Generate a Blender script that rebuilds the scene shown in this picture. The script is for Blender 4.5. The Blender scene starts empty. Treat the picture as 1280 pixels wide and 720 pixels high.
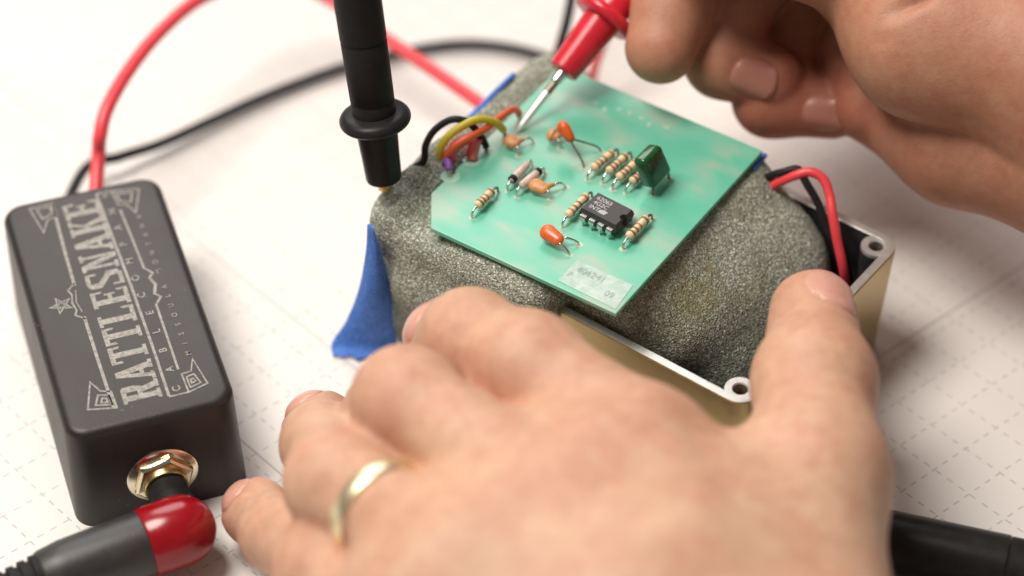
import bpy, bmesh, math, random
import numpy as np
from mathutils import Vector, Matrix, Quaternion

random.seed(4)
rng = np.random.default_rng(4)
S = 0.001                      # everything is authored in millimetres
scn = bpy.context.scene
COL = scn.collection

# ------------------------------------------------------------------ camera
FPX, PITCH, DIST = 3253.23, math.radians(44.57), 639.75
CF = np.array([0, math.cos(PITCH), -math.sin(PITCH)])
CU = np.array([0, math.sin(PITCH), math.cos(PITCH)])
CC = -CF * DIST
cam = bpy.data.cameras.new('camera')
cam_o = bpy.data.objects.new('camera', cam)
COL.objects.link(cam_o)
cam_o.location = CC * S
cam_o.rotation_euler = (math.pi / 2 - PITCH, 0, 0)
cam.sensor_width = 36
cam.lens = FPX / 1280 * 36
cam.clip_start, cam.clip_end = 0.01, 50
cam.dof.use_dof = True
cam.dof.focus_distance = 0.583
cam.dof.aperture_fstop = 5.2
cam.dof.aperture_blades = 0
scn.camera = cam_o

# ------------------------------------------------------------------ light
world = bpy.data.worlds.new('World')
scn.world = world
world.use_nodes = True
world.node_tree.nodes['Background'].inputs[0].default_value = (1.0, 0.94, 0.90, 1)
world.node_tree.nodes['Background'].inputs[1].default_value = 0.17


def area_light(name, loc, target, size, power, colour):
    l = bpy.data.lights.new(name, 'AREA')
    l.shape = 'DISK'
    l.size = size
    l.energy = power
    l.color = colour
    o = bpy.data.objects.new(name, l)
    COL.objects.link(o)
    o.location = loc
    o.rotation_euler = (Vector(target) - Vector(loc)).to_track_quat('-Z', 'Y').to_euler()
    return o


area_light('ceiling_lamp', (-0.33, -0.04, 0.84), (0, -0.03, 0.02), 0.42, 9.9, (1.0, 0.95, 0.88))
area_light('back_softbox', (-0.30, 1.05, 0.95), (0, 0.0, 0.0), 0.9, 11.0, (1.0, 0.96, 0.93))  # added soft light behind, gives sheen on lid, board and rim
scn.view_settings.view_transform = 'Standard'
scn.view_settings.look = 'None'
scn.view_settings.gamma = 1
scn.view_settings.exposure = -0.04
scn.cycles.use_denoising = True
scn.cycles.max_bounces = 8


# ------------------------------------------------------------------ frames
def at(px, py, z):
    """point of the place that stands at height z (mm) on the sight line of photograph pixel px, py"""
    r = CF + np.array([1, 0, 0]) * (px - 640) / FPX + CU * (360 - py) / FPX
    return CC + r * (z - CC[2]) / r[2]


BA = math.radians(142.93)
BU = np.array([math.cos(BA), math.sin(BA), 0])
BV = np.array([-BU[1], BU[0], 0])
BO = np.array([84.3, -19.79, 0])


def bx(s, t, z):               # aluminium box frame: s along its length, t towards the front
    return BO + BU * s + BV * t + np.array([0, 0, z])


PA = math.radians(108.59)
PQ = np.array([math.cos(PA), math.sin(PA), 0])
PP = np.array([PQ[1], -PQ[0], 0])
PO = np.array([-96.69, -77.06, 0])


def pd(p, q, z):               # pedal frame: p across (left to right), q from front to back
    return PO + PP * p + PQ * q + np.array([0, 0, z])


# ------------------------------------------------------------------ objects
WL = {}


def tag(o, label=None, cat=None, group=None, kind=None):
    for k, v in (('label', label), ('category', cat), ('group', group), ('kind', kind)):
        if v:
            o[k] = v
    return o


def thing(name, loc, label, cat, group=None):
    o = bpy.data.objects.new(name, None)
    o.empty_display_size = 0.005
    COL.objects.link(o)
    o.location = np.asarray(loc, float) * S
    WL[o.name] = np.asarray(loc, float)
    return tag(o, label, cat, group)


def obj(name, verts, faces, mat, parent=None, smooth=True, angle=None):
    v = np.asarray(verts, float)
    if parent is not None:
        base = WL[parent.name]
    else:
        base = np.array([(v[:, 0].min() + v[:, 0].max()) / 2, (v[:, 1].min() + v[:, 1].max()) / 2, v[:, 2].min()])
    me = bpy.data.meshes.new(name)
    me.from_pydata(((v - base) * S).tolist(), [], [list(map(int, f)) for f in faces])
    o = bpy.data.objects.new(name, me)
    COL.objects.link(o)
    WL[o.name] = base
    if parent is not None:
        o.parent = parent
    else:
        o.location = base * S
    if mat is not None:
        me.materials.append(mat)
    if smooth:
        me.polygons.foreach_set('use_smooth', [True] * len(me.polygons))
        if angle:
            me.set_sharp_from_angle(angle=math.radians(angle))
    me.update()
    return o


def join(*parts):
    V, Fc, n = [], [], 0
    for v, f in parts:
        V.extend([tuple(x) for x in v])
        Fc.extend([[i + n for i in q] for q in f])
        n += len(v)
    return V, Fc


def nrm(v):
    v = np.asarray(v, float)
    return v / np.linalg.norm(v)


def frame(axis, hint=(0, 0, 1)):
    a = nrm(axis)
    h = np.asarray(hint, float)
    if abs(a @ nrm(h)) > 0.97:
        h = np.array([0, 1.0, 0])
    u = nrm(np.cross(h, a))
    return u, np.cross(a, u), a


def lathe(profile, origin, axis, seg=32, cap=True):
    u, w, a = frame(axis)
    o = np.asarray(origin, float)
    V, Fc = [], []
    for r, h in profile:
        for i in range(seg):
            t = 2 * math.pi * i / seg
            V.append(o + a * h + (u * math.cos(t) + w * math.sin(t)) * r)
    for k in range(len(profile) - 1):
        for i in range(seg):
            j = (i + 1) % seg
            Fc.append([k * seg + i, k * seg + j, (k + 1) * seg + j, (k + 1) * seg + i])
    if cap:
        Fc.append(list(range(seg))[::-1])
        Fc.append([(len(profile) - 1) * seg + i for i in range(seg)])
    return V, Fc


def spline(pts, n=8):
    p = np.asarray(pts, float)
    p = np.vstack([2 * p[0] - p[1], p, 2 * p[-1] - p[-2]])
    out = []
    for i in range(1, len(p) - 2):
        for k in range(n):
            t = k / n
            out.append(0.5 * (2 * p[i] + (p[i + 1] - p[i - 1]) * t + (2 * p[i - 1] - 5 * p[i] + 4 * p[i + 1] - p[i + 2]) * t * t
                              + (3 * p[i] - p[i - 1] - 3 * p[i + 1] + p[i + 2]) * t ** 3))
    out.append(p[-2])
    return np.array(out)


def tube(pts, r, seg=10, n=8, smooth=True):
    c = spline(pts, n) if smooth else np.asarray(pts, float)
    m = len(c)
    rad = np.full(m, r) if np.isscalar(r) else np.interp(np.linspace(0, 1, m), np.linspace(0, 1, len(r)), r)
    tan = np.gradient(c, axis=0)
    u, w, a = frame(tan[0])
    V, Fc = [], []
    for i in range(m):
        a = nrm(tan[i])
        u = nrm(u - a * (u @ a))
        w = np.cross(a, u)
        for k in range(seg):
            t = 2 * math.pi * k / seg
            V.append(c[i] + (u * math.cos(t) + w * math.sin(t)) * rad[i])
    for i in range(m - 1):
        for k in range(seg):
            j = (k + 1) % seg
            Fc.append([i * seg + k, i * seg + j, (i + 1) * seg + j, (i + 1) * seg + k])
    Fc.append(list(range(seg))[::-1])
    Fc.append([(m - 1) * seg + k for k in range(seg)])
    return V, Fc


def prism(poly, lo, hi):
    """poly: list of world xy(z ignored) points; extruded between heights lo and hi"""
    n = len(poly)
    V = [(p[0], p[1], lo) for p in poly] + [(p[0], p[1], hi) for p in poly]
    area = sum(poly[i][0] * poly[(i + 1) % n][1] - poly[(i + 1) % n][0] * poly[i][1] for i in range(n))
    up = list(range(n, 2 * n))
    dn = list(range(n))[::-1]
    Fc = [dn, up] + [[i, (i + 1) % n, n + (i + 1) % n, n + i] for i in range(n)]
    if area < 0:
        Fc = [f[::-1] for f in Fc]
    return V, Fc


def rounded_box(c, ex, ey, ez, bevel, seg=4):
    """c centre, ex/ey/ez half-extent vectors"""
    bm = bmesh.new()
    bmesh.ops.create_cube(bm, size=2)
    c, ex, ey, ez = [np.asarray(k, float) for k in (c, ex, ey, ez)]
    for v in bm.verts:
        v.co = Vector(c + ex * v.co.x + ey * v.co.y + ez * v.co.z)
    bmesh.ops.recalc_face_normals(bm, faces=bm.faces)
    bmesh.ops.bevel(bm, geom=list(bm.edges), offset=bevel, segments=seg, affect='EDGES', profile=0.5)
    bmesh.ops.recalc_face_normals(bm, faces=bm.faces)
    bm.verts.index_update()
    V = [tuple(v.co) for v in bm.verts]
    Fc = [[v.index for v in f.verts] for f in bm.faces]
    bm.free()
    return V, Fc


def text_mesh(txt, size, origin, xdir, ydir, lift_dir, spacing=1.0, width=1.0, thicken=0.0, align='LEFT'):
    cu = bpy.data.curves.new('lettering', 'FONT')
    cu.body = txt
    cu.size = 1.0
    cu.space_character = spacing
    cu.align_x = align
    cu.offset = thicken
    o = bpy.data.objects.new('lettering', cu)
    COL.objects.link(o)
    dg = bpy.context.evaluated_depsgraph_get()
    me = bpy.data.meshes.new_from_object(o.evaluated_get(dg))
    V = [np.asarray(origin) + np.asarray(xdir) * v.co.x * size * width + np.asarray(ydir) * v.co.y * size + np.asarray(lift_dir) * 0.05
         for v in me.vertices]
    Fc = [list(p.vertices) for p in me.polygons]
    bpy.data.objects.remove(o)
    bpy.data.curves.remove(cu)
    bpy.data.meshes.remove(me)
    return V, Fc


# ------------------------------------------------------------------ materials
class NT:
    def __init__(self, name):
        self.m = bpy.data.materials.new(name)
        self.m.use_nodes = True
        self.t = self.m.node_tree
        self.n = self.t.nodes
        self.b = self.n['Principled BSDF']
        self.out = self.n['Material Output']

    def new(self, typ, **kw):
        k = self.n.new(typ)
        for a, v in kw.items():
            setattr(k, a, v)
        return k

    def link(self, a, b):
        self.t.links.new(a, b)

    def set(self, **kw):
        for k, v in kw.items():
            s = self.b.inputs[k.replace('_', ' ')]
            s.default_value = (*v, 1) if isinstance(v, tuple) and len(v) == 3 and s.type == 'RGBA' else v
        return self

    def math(self, op, a, b=None, c=None):
        k = self.new('ShaderNodeMath', operation=op)
        for i, x in enumerate((a, b, c)):
            if x is None:
                continue
            if hasattr(x, 'is_output'):
                self.link(x, k.inputs[i])
            else:
                k.inputs[i].default_value = x
        return k.outputs[0]

    def coords(self, kind='Object'):
        if kind == 'World':
            return self.new('ShaderNodeNewGeometry').outputs['Position']
        return self.new('ShaderNodeTexCoord').outputs[kind]

    def noise(self, scale, detail=3, rough=0.5, vec=None, dist=0.0):
        k = self.new('ShaderNodeTexNoise')
        k.inputs['Scale'].default_value = scale
        k.inputs['Detail'].default_value = detail
        k.inputs['Roughness'].default_value = rough
        k.inputs['Distortion'].default_value = dist
        if vec is not None:
            self.link(vec, k.inputs['Vector'])
        return k.outputs['Fac']

    def voronoi(self, scale, vec=None, feature='F1', out='Distance'):
        k = self.new('ShaderNodeTexVoronoi', feature=feature)
        k.inputs['Scale'].default_value = scale
        if vec is not None:
            self.link(vec, k.inputs['Vector'])
        return k.outputs[out]

    def ramp(self, fac, stops, interp='LINEAR'):
        k = self.new('ShaderNodeValToRGB')
        k.color_ramp.interpolation = interp
        el = k.color_ramp.elements
        while len(el) < len(stops):
            el.new(0.5)
        for e, (p, c) in zip(el, stops):
            e.position = p
            e.color = (*c, 1) if len(c) == 3 else c
        self.link(fac, k.inputs[0])
        return k.outputs[0]

    def mix(self, fac, a, b, mode='MIX'):
        k = self.new('ShaderNodeMix', data_type='RGBA', blend_type=mode)
        for s, x in ((k.inputs[0], fac), (k.inputs[6], a), (k.inputs[7], b)):
            if hasattr(x, 'is_output'):
                self.link(x, s)
            else:
                s.default_value = (*x, 1) if isinstance(x, tuple) else x
        return k.outputs[2]

    def bump(self, height, strength=0.3, dist=0.0003):
        k = self.new('ShaderNodeBump')
        k.inputs['Strength'].default_value = strength
        k.inputs['Distance'].default_value = dist
        self.link(height, k.inputs['Height'])
        self.link(k.outputs[0], self.b.inputs['Normal'])
        return k

    def colour(self, out):
        self.link(out, self.b.inputs['Base Color'])


def plain(name, col, rough=0.45, metal=0.0, var=0.12, scale=400, bump=0.0, bscale=1500, **kw):
    m = NT(name)
    m.set(Roughness=rough, Metallic=metal, **kw)
    if sum(col) < 0.08:
        m.b.inputs['Specular IOR Level'].default_value = 0.16
    f = m.noise(scale, 4, 0.6, m.coords())
    lo = tuple(max(0, c * (1 - var)) for c in col)
    hi = tuple(min(1, c * (1 + var)) for c in col)
    m.colour(m.ramp(f, [(0.3, lo), (0.7, hi)]))
    r = m.new('ShaderNodeMapRange')
    r.inputs[3].default_value = max(0.02, rough - 0.08)
    r.inputs[4].default_value = min(1, rough + 0.1)
    m.link(f, r.inputs[0])
    m.link(r.outputs[0], m.b.inputs['Roughness'])
    if bump:
        m.bump(m.noise(bscale, 3, 0.6, m.coords()), bump)
    return m.m


def make_paper():
    m = NT('printed_paper')
    m.set(Roughness=0.7)
    m.b.inputs['Specular IOR Level'].default_value = 0.3
    pos = m.coords('World')
    sep = m.new('ShaderNodeSeparateXYZ')
    m.link(pos, sep.inputs[0])
    a1, a2 = math.radians(39.0), math.radians(-46.5)
    # coordinates measured across the two families of printed lines (mm from a crossing)
    ox, oy = -106.83, -66.91

    def across(ang):
        nx, ny = -math.sin(ang), math.cos(ang)
        t = m.math('MULTIPLY_ADD', sep.outputs[0], nx * 1000, -(nx * ox + ny * oy))
        return m.math('MULTIPLY_ADD', sep.outputs[1], ny * 1000, t)

    def along(ang):
        dx, dy = math.cos(ang), math.sin(ang)
        t = m.math('MULTIPLY_ADD', sep.outputs[0], dx * 1000, -(dx * ox + dy * oy))
        return m.math('MULTIPLY_ADD', sep.outputs[1], dy * 1000, t)

    def near_multiple(x, period):
        f = m.math('FRACT', m.math('MULTIPLY_ADD', x, 1 / period, 100.5))
        return m.math('MULTIPLY', m.math('ABSOLUTE', m.math('SUBTRACT', f, 0.5)), period)

    def step(d, w, soft=0.08):
        k = m.new('ShaderNodeMapRange')
        k.inputs[1].default_value = w + soft
        k.inputs[2].default_value = w - soft
        m.link(d, k.inputs[0])
        return k.outputs[0]

    total = None
    for ang in (a1, a2):
        line = step(near_multiple(across(ang), 10.2), 0.2)
        dash = step(near_multiple(along(ang), 3.4), 0.85, 0.1)
        k = m.math('MULTIPLY', line, dash)
        total = k if total is None else m.math('MAXIMUM', total, k)
    total = m.math('MULTIPLY', total, 0.5)
    for ang, pt, w, st in ((a1, (85.0, -25.85), 0.30, 0.5), (a2, (-61.3, -52.0), 0.22, 0.7), (a2, (-83.6, 21.5), 0.4, 0.3)):
        nx, ny = -math.sin(ang), math.cos(ang)
        c0 = nx * (pt[0] - ox) + ny * (pt[1] - oy)
        d = m.math('ABSOLUTE', m.math('SUBTRACT', across(ang), c0))
        total = m.math('MAXIMUM', total, m.math('MULTIPLY', step(d, w), st))
    wear = m.noise(60, 3, 0.6, pos)
    total = m.math('MULTIPLY', total, m.ramp(wear, [(0.3, (0.6, 0.6, 0.6)), (0.6, (1, 1, 1))]))
    f = m.noise(18, 4, 0.6, pos)
    base = m.ramp(f, [(0.3, (0.72, 0.675, 0.64)), (0.7, (0.76, 0.715, 0.68))])
    m.colour(m.mix(total, base, (0.22, 0.20, 0.21)))
    m.bump(m.noise(900, 3, 0.6, pos), 0.05)
    return m.m


def make_skin(name, base, red, pale):
    m = NT(name)
    m.set(Roughness=0.5, Subsurface_Weight=0.18, Subsurface_Scale=0.0016)
    m.b.inputs['Subsurface Radius'].default_value = (1.0, 0.38, 0.22)
    m.b.inputs['Specular IOR Level'].default_value = 0.38
    co = m.coords()
    at_ = m.new('ShaderNodeAttribute', attribute_name='flush')
    n1 = m.noise(75, 4, 0.6, co)
    n2 = m.noise(330, 4, 0.65, co)
    c = m.mix(m.ramp(n1, [(0.36, (0, 0, 0)), (0.62, (1, 1, 1))]), base, pale)
    c = m.mix(m.math('MULTIPLY', m.ramp(m.noise(130, 3, 0.6, co), [(0.48, (0, 0, 0)), (0.68, (1, 1, 1))]), 0.4), c, red)
    fl = m.math('MULTIPLY', at_.outputs['Fac'], m.ramp(n2, [(0.2, (0.6, 0.6, 0.6)), (0.75, (1, 1, 1))]))
    c = m.mix(fl, c, red)
    c = m.mix(0.28, c, m.ramp(n2, [(0.35, tuple(k * 0.72 for k in base)), (0.62, pale)]))
    m.colour(c)
    v = m.voronoi(850, co, 'DISTANCE_TO_EDGE')
    # fine stretched lines of the skin
    mp = m.new('ShaderNodeMapping')
    mp.inputs['Scale'].default_value = (1, 3.2, 1)
    mp.inputs['Rotation'].default_value = (0.3, 0.2, 0.75)
    m.link(co, mp.inputs[0])
    lines = m.noise(420, 4, 0.7, mp.outputs[0])
    h = m.math('ADD', m.math('MULTIPLY', m.ramp(v, [(0, (0, 0, 0)), (0.12, (1, 1, 1))]), 0.4), lines)
    m.bump(h, 0.22, 0.0004)
    m.link(m.ramp(n2, [(0.2, (0.42,) * 3), (0.8, (0.6,) * 3)]), m.b.inputs['Roughness'])
    return m.m


def make_foam():
    m = NT('grey_foam')
    m.set(Roughness=0.9)
    m.b.inputs['Specular IOR Level'].default_value = 0.25
    co = m.coords()
    v = m.voronoi(2300, co)
    vc = m.new('ShaderNodeTexVoronoi')
    vc.inputs['Scale'].default_value = 3300
    m.link(co, vc.inputs['Vector'])
    sp = m.new('ShaderNodeSeparateColor')
    m.link(vc.outputs['Color'], sp.inputs[0])
    n = m.noise(900, 3, 0.7, co)
    big = m.noise(45, 4, 0.65, co)
    ol = m.noise(70, 3, 0.6, co)
    c = m.ramp(sp.outputs[0], [(0.0, (0.125, 0.134, 0.103)), (0.30, (0.24, 0.252, 0.200)), (0.62, (0.38, 0.393, 0.318)), (0.86, (0.49, 0.50, 0.415)), (0.97, (0.88, 0.88, 0.78))])
    pores = m.ramp(v, [(0.08, (0.30, 0.30, 0.27)), (0.36, (1, 1, 1))])
    c = m.mix(0.55, c, pores, 'MULTIPLY')
    c = m.mix(0.35, c, m.ramp(n, [(0.35, (0.6, 0.6, 0.58)), (0.65, (1.25, 1.25, 1.22))]), 'MULTIPLY')
    c = m.mix(m.ramp(big, [(0.42, (0, 0, 0)), (0.7, (0.28,) * 3)]), c, (0.14, 0.148, 0.115))
    # yellowed patch of old foam towards the open end
    pos = m.coords('World')
    d = m.new('ShaderNodeVectorMath', operation='DISTANCE')
    m.link(pos, d.inputs[0])
    d.inputs[1].default_value = tuple(at(890, 352, 33) * S)
    patch = m.math('MULTIPLY', m.ramp(d.outputs['Value'], [(0.004, (1, 1, 1)), (0.024, (0, 0, 0))]), m.ramp(ol, [(0.45, (0, 0, 0)), (0.62, (1, 1, 1))]))
    c = m.mix(m.math('MULTIPLY', patch, 0.75), c, (0.20, 0.16, 0.035), 'MIX')
    m.colour(c)
    h = m.math('ADD', v, m.math('MULTIPLY', sp.outputs[0], 0.5))
    m.bump(h, 0.75, 0.00035)
    return m.m


def make_board():
    m = NT('glass_fibre_board')
    m.set(Roughness=0.26)
    co = m.coords()
    mp = m.new('ShaderNodeMapping')
    mp.inputs['Rotation'].default_value = (0, 0, -BA)
    m.link(co, mp.inputs[0])
    mp2 = m.new('ShaderNodeMapping')
    mp2.inputs['Scale'].default_value = (1, 1.9, 1)
    m.link(mp.outputs[0], mp2.inputs[0])
    n = m.noise(62, 2, 0.5, mp2.outputs[0], 0.25)
    n2 = m.noise(260, 3, 0.6, mp.outputs[0])
    weave = m.noise(2600, 2, 0.5, mp2.outputs[0])
    c = m.ramp(n, [(0.30, (0.13, 0.63, 0.43)), (0.44, (0.17, 0.66, 0.465)), (0.54, (0.27, 0.66, 0.49)), (0.64, (0.47, 0.63, 0.50))])
    c = m.mix(0.14, c, m.ramp(n2, [(0.3, (0.34, 0.55, 0.41)), (0.7, (0.14, 0.58, 0.39))]))
    c = m.mix(0.10, c, m.ramp(weave, [(0.3, (0.05, 0.35, 0.22)), (0.7, (0.5, 0.7, 0.55))]))
    m.colour(c)
    tr = m.new('ShaderNodeBsdfTranslucent')
    tr.inputs[0].default_value = (0.12, 0.62, 0.38, 1)
    mx = m.new('ShaderNodeMixShader')
    mx.inputs[0].default_value = 0.28
    m.link(m.b.outputs[0], mx.inputs[1])
    m.link(tr.outputs[0], mx.inputs[2])
    m.link(mx.outputs[0], m.out.inputs[0])
    m.bump(weave, 0.05, 0.0001)
    return m.m


def make_tape():
    m = NT('blue_paper_tape')
    m.set(Roughness=0.75)
    co = m.coords()
    n = m.noise(380, 5, 0.7, co)
    cr = m.noise(1600, 3, 0.6, co)
    m.colour(m.mix(0.35, m.ramp(n, [(0.3, (0.022, 0.12, 0.52)), (0.7, (0.07, 0.22, 0.68))]), m.ramp(cr, [(0.35, (0.025, 0.11, 0.45)), (0.68, (0.2, 0.36, 0.78))])))
    m.bump(m.math('ADD', n, cr), 0.5, 0.0003)
    return m.m


def make_pedal_black():
    m = NT('black_powder_coat')
    m.set(Roughness=0.5)
    m.b.inputs['Specular IOR Level'].default_value = 0.5
    m.b.inputs['Specular Tint'].default_value = (1.0, 0.93, 0.91, 1)
    co = m.coords()
    n = m.noise(2200, 3, 0.6, co)
    b = m.noise(60, 4, 0.6, co)
    m.colour(m.mix(0.4, m.ramp(b, [(0.3, (0.010, 0.009, 0.009)), (0.7, (0.016, 0.014, 0.014))]), m.ramp(n, [(0.3, (0.010, 0.009, 0.009)), (0.75, (0.034, 0.029, 0.029))])))
    dust = m.math('MULTIPLY', m.ramp(m.voronoi(520, co), [(0.05, (1, 1, 1)), (0.11, (0, 0, 0))]), m.ramp(m.noise(90, 2, 0.5, co), [(0.55, (0, 0, 0)), (0.68, (1, 1, 1))]))
    m.link(m.mix(m.math('MULTIPLY', dust, 0.5), m.b.inputs['Base Color'].links[0].from_socket, (0.35, 0.32, 0.30)), m.b.inputs['Base Color'])
    m.link(m.ramp(b, [(0.2, (0.38,) * 3), (0.8, (0.50,) * 3)]), m.b.inputs['Roughness'])
    m.bump(n, 0.28, 0.0002)
    return m.m


def make_print():
    m = NT('worn_silver_print')
    m.set(Roughness=0.5)
    co = m.coords()
    n = m.noise(1300, 4, 0.7, co)
    m.colour(m.ramp(n, [(0.30, (0.10, 0.09, 0.08)), (0.50, (0.27, 0.245, 0.215)), (0.75, (0.43, 0.395, 0.35))]))
    return m.m


def make_metal(name, col, rough, var=0.1, scale=300, bump=0.1, bscale=2500):
    return plain(name, col, rough, 1.0, var, scale, bump, bscale)


def make_sticker():
    m = NT('frosted_sticker')
    m.set(Roughness=0.42)
    co = m.coords()
    n = m.noise(420, 4, 0.65, co)
    m.colour(m.ramp(n, [(0.3, (0.54, 0.70, 0.62)), (0.7, (0.70, 0.79, 0.73))]))
    tr = m.new('ShaderNodeBsdfTransparent')
    mx = m.new('ShaderNodeMixShader')
    m.link(m.ramp(n, [(0.3, (0.38,) * 3), (0.7, (0.66,) * 3)]), mx.inputs[0])
    m.link(tr.outputs[0], mx.inputs[1])
    m.link(m.b.outputs[0], mx.inputs[2])
    m.link(mx.outputs[0], m.out.inputs[0])
    return m.m


M = dict(
    paper=make_paper(), foam=make_foam(), board=make_board(), tape=make_tape(),
    pedal=make_pedal_black(), print=make_print(), sticker=make_sticker(),
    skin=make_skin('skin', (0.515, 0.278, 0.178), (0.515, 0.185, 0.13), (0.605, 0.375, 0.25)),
    skin_shaded=make_skin('skin_painted_shade', (0.44, 0.195, 0.118), (0.38, 0.095, 0.06), (0.49, 0.25, 0.155)),  # same skin with shade painted in, darker and redder for the far hand
    nail_shaded=plain('fingernail_painted_shade', (0.42, 0.17, 0.125), 0.36, 0, 0.08, 200),  # nail colour darkened to go with the far hand's painted shade
    nail=plain('fingernail', (0.60, 0.31, 0.24), 0.28, 0, 0.06, 200, Subsurface_Weight=0.2, Subsurface_Scale=0.001),
    alu=make_metal('bare_cast_aluminium', (0.56, 0.43, 0.21), 0.34, 0.08, 200, 0.12),
    rim=plain('machined_aluminium', (0.66, 0.65, 0.62), 0.36, 0.7, 0.06, 500, 0.1),
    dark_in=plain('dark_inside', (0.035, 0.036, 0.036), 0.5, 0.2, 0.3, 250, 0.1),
    hole=plain('screw_thread', (0.25, 0.21, 0.17), 0.4, 0.9, 0.3, 900),
    black=plain('black_plastic', (0.018, 0.017, 0.017), 0.36, 0, 0.2, 300, 0.05),
    black_soft=plain('black_rubber', (0.014, 0.013, 0.013), 0.55, 0, 0.2, 400, 0.15),
    barrel=plain('grey_black_barrel', (0.03, 0.027, 0.026), 0.42, 0, 0.25, 250, 0.15),  # greyer black than the rubber
    red=plain('red_plastic', (0.62, 0.018, 0.035), 0.26, 0, 0.08, 200, 0.03),
    red_boot=plain('dark_red_boot', (0.27, 0.003, 0.008), 0.2, 0, 0.1, 200, 0.02),
    red_wire=plain('red_wire_insulation', (0.80, 0.06, 0.075), 0.34, 0, 0.06, 200),
    black_wire=plain('black_wire_insulation', (0.02, 0.019, 0.02), 0.4, 0, 0.1, 200),
    yellow=plain('yellow_wire_insulation', (0.62, 0.50, 0.02), 0.4, 0, 0.08, 300),
    orange=plain('orange_wire_insulation', (0.70, 0.105, 0.025), 0.38, 0, 0.08, 300),
    pink=plain('pink_wire_insulation', (0.72, 0.16, 0.15), 0.4, 0, 0.08, 300),
    purple=plain('purple_wire_insulation', (0.24, 0.09, 0.40), 0.4, 0, 0.08, 300),
    steel=make_metal('tinned_wire', (0.72, 0.69, 0.64), 0.24, 0.2, 900, 0.05),
    dull=make_metal('tarnished_lead', (0.30, 0.25, 0.20), 0.38, 0.3, 900, 0.05),
    needle=plain('polished_probe_needle', (0.92, 0.91, 0.88), 0.34, 0.6, 0.05, 400),
    brass=make_metal('brass_thread', (0.62, 0.45, 0.20), 0.3, 0.2, 900, 0.1),
    nickel=make_metal('nickel_jack_nut', (0.80, 0.72, 0.55), 0.14, 0.12, 300, 0.03),
    gold=make_metal('pale_gold_ring', (0.88, 0.76, 0.50), 0.34, 0.05, 300, 0.0),
    resistor=plain('resistor_tan', (0.70, 0.53, 0.32), 0.42, 0, 0.1, 900),
    band_brown=plain('brown_band', (0.24, 0.11, 0.05), 0.4, 0, 0.1, 900),
    band_red=plain('rust_band', (0.42, 0.17, 0.08), 0.4, 0, 0.1, 900),
    band_black=plain('black_band', (0.02, 0.015, 0.015), 0.4, 0, 0.1, 900),
    ceramic=plain('tan_ceramic', (0.56, 0.24, 0.075), 0.42, 0, 0.2, 700, 0.1),
    tantalum=plain('orange_resin', (0.70, 0.11, 0.02), 0.28, 0, 0.14, 500, 0.06),
    film=plain('dark_green_resin', (0.008, 0.075, 0.022), 0.14, 0, 0.25, 300, 0.05),
    glass=plain('diode_glass', (0.85, 0.62, 0.55), 0.10, 0, 0.2, 900, Transmission_Weight=0.3),
    chip=plain('chip_resin', (0.035, 0.031, 0.031), 0.46, 0, 0.15, 900, 0.1),
    chip_ink=plain('chip_ink', (0.42, 0.40, 0.40), 0.5, 0, 0.3, 1500),
    ink=plain('faded_ink', (0.27, 0.35, 0.32), 0.6, 0, 0.3, 900),
    pad=plain('pale_pad', (0.45, 0.52, 0.38), 0.4, 0, 0.2, 900),
    copper_mark=plain('copper_patch', (0.40, 0.53, 0.42), 0.45, 0, 0.15, 500),
    copper=plain('copper_seen_through', (0.36, 0.60, 0.45), 0.4, 0, 0.15, 300),
)

# ------------------------------------------------------------------ setting
V = [(-900, -700, 0), (900, -700, 0), (900, 1100, 0), (-900, 1100, 0)]
table = obj('tabletop', V, [[0, 1, 2, 3]], M['paper'], None, False)
tag(table, 'white paper work surface printed with a fine dashed grid', 'table', kind='structure')

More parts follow.
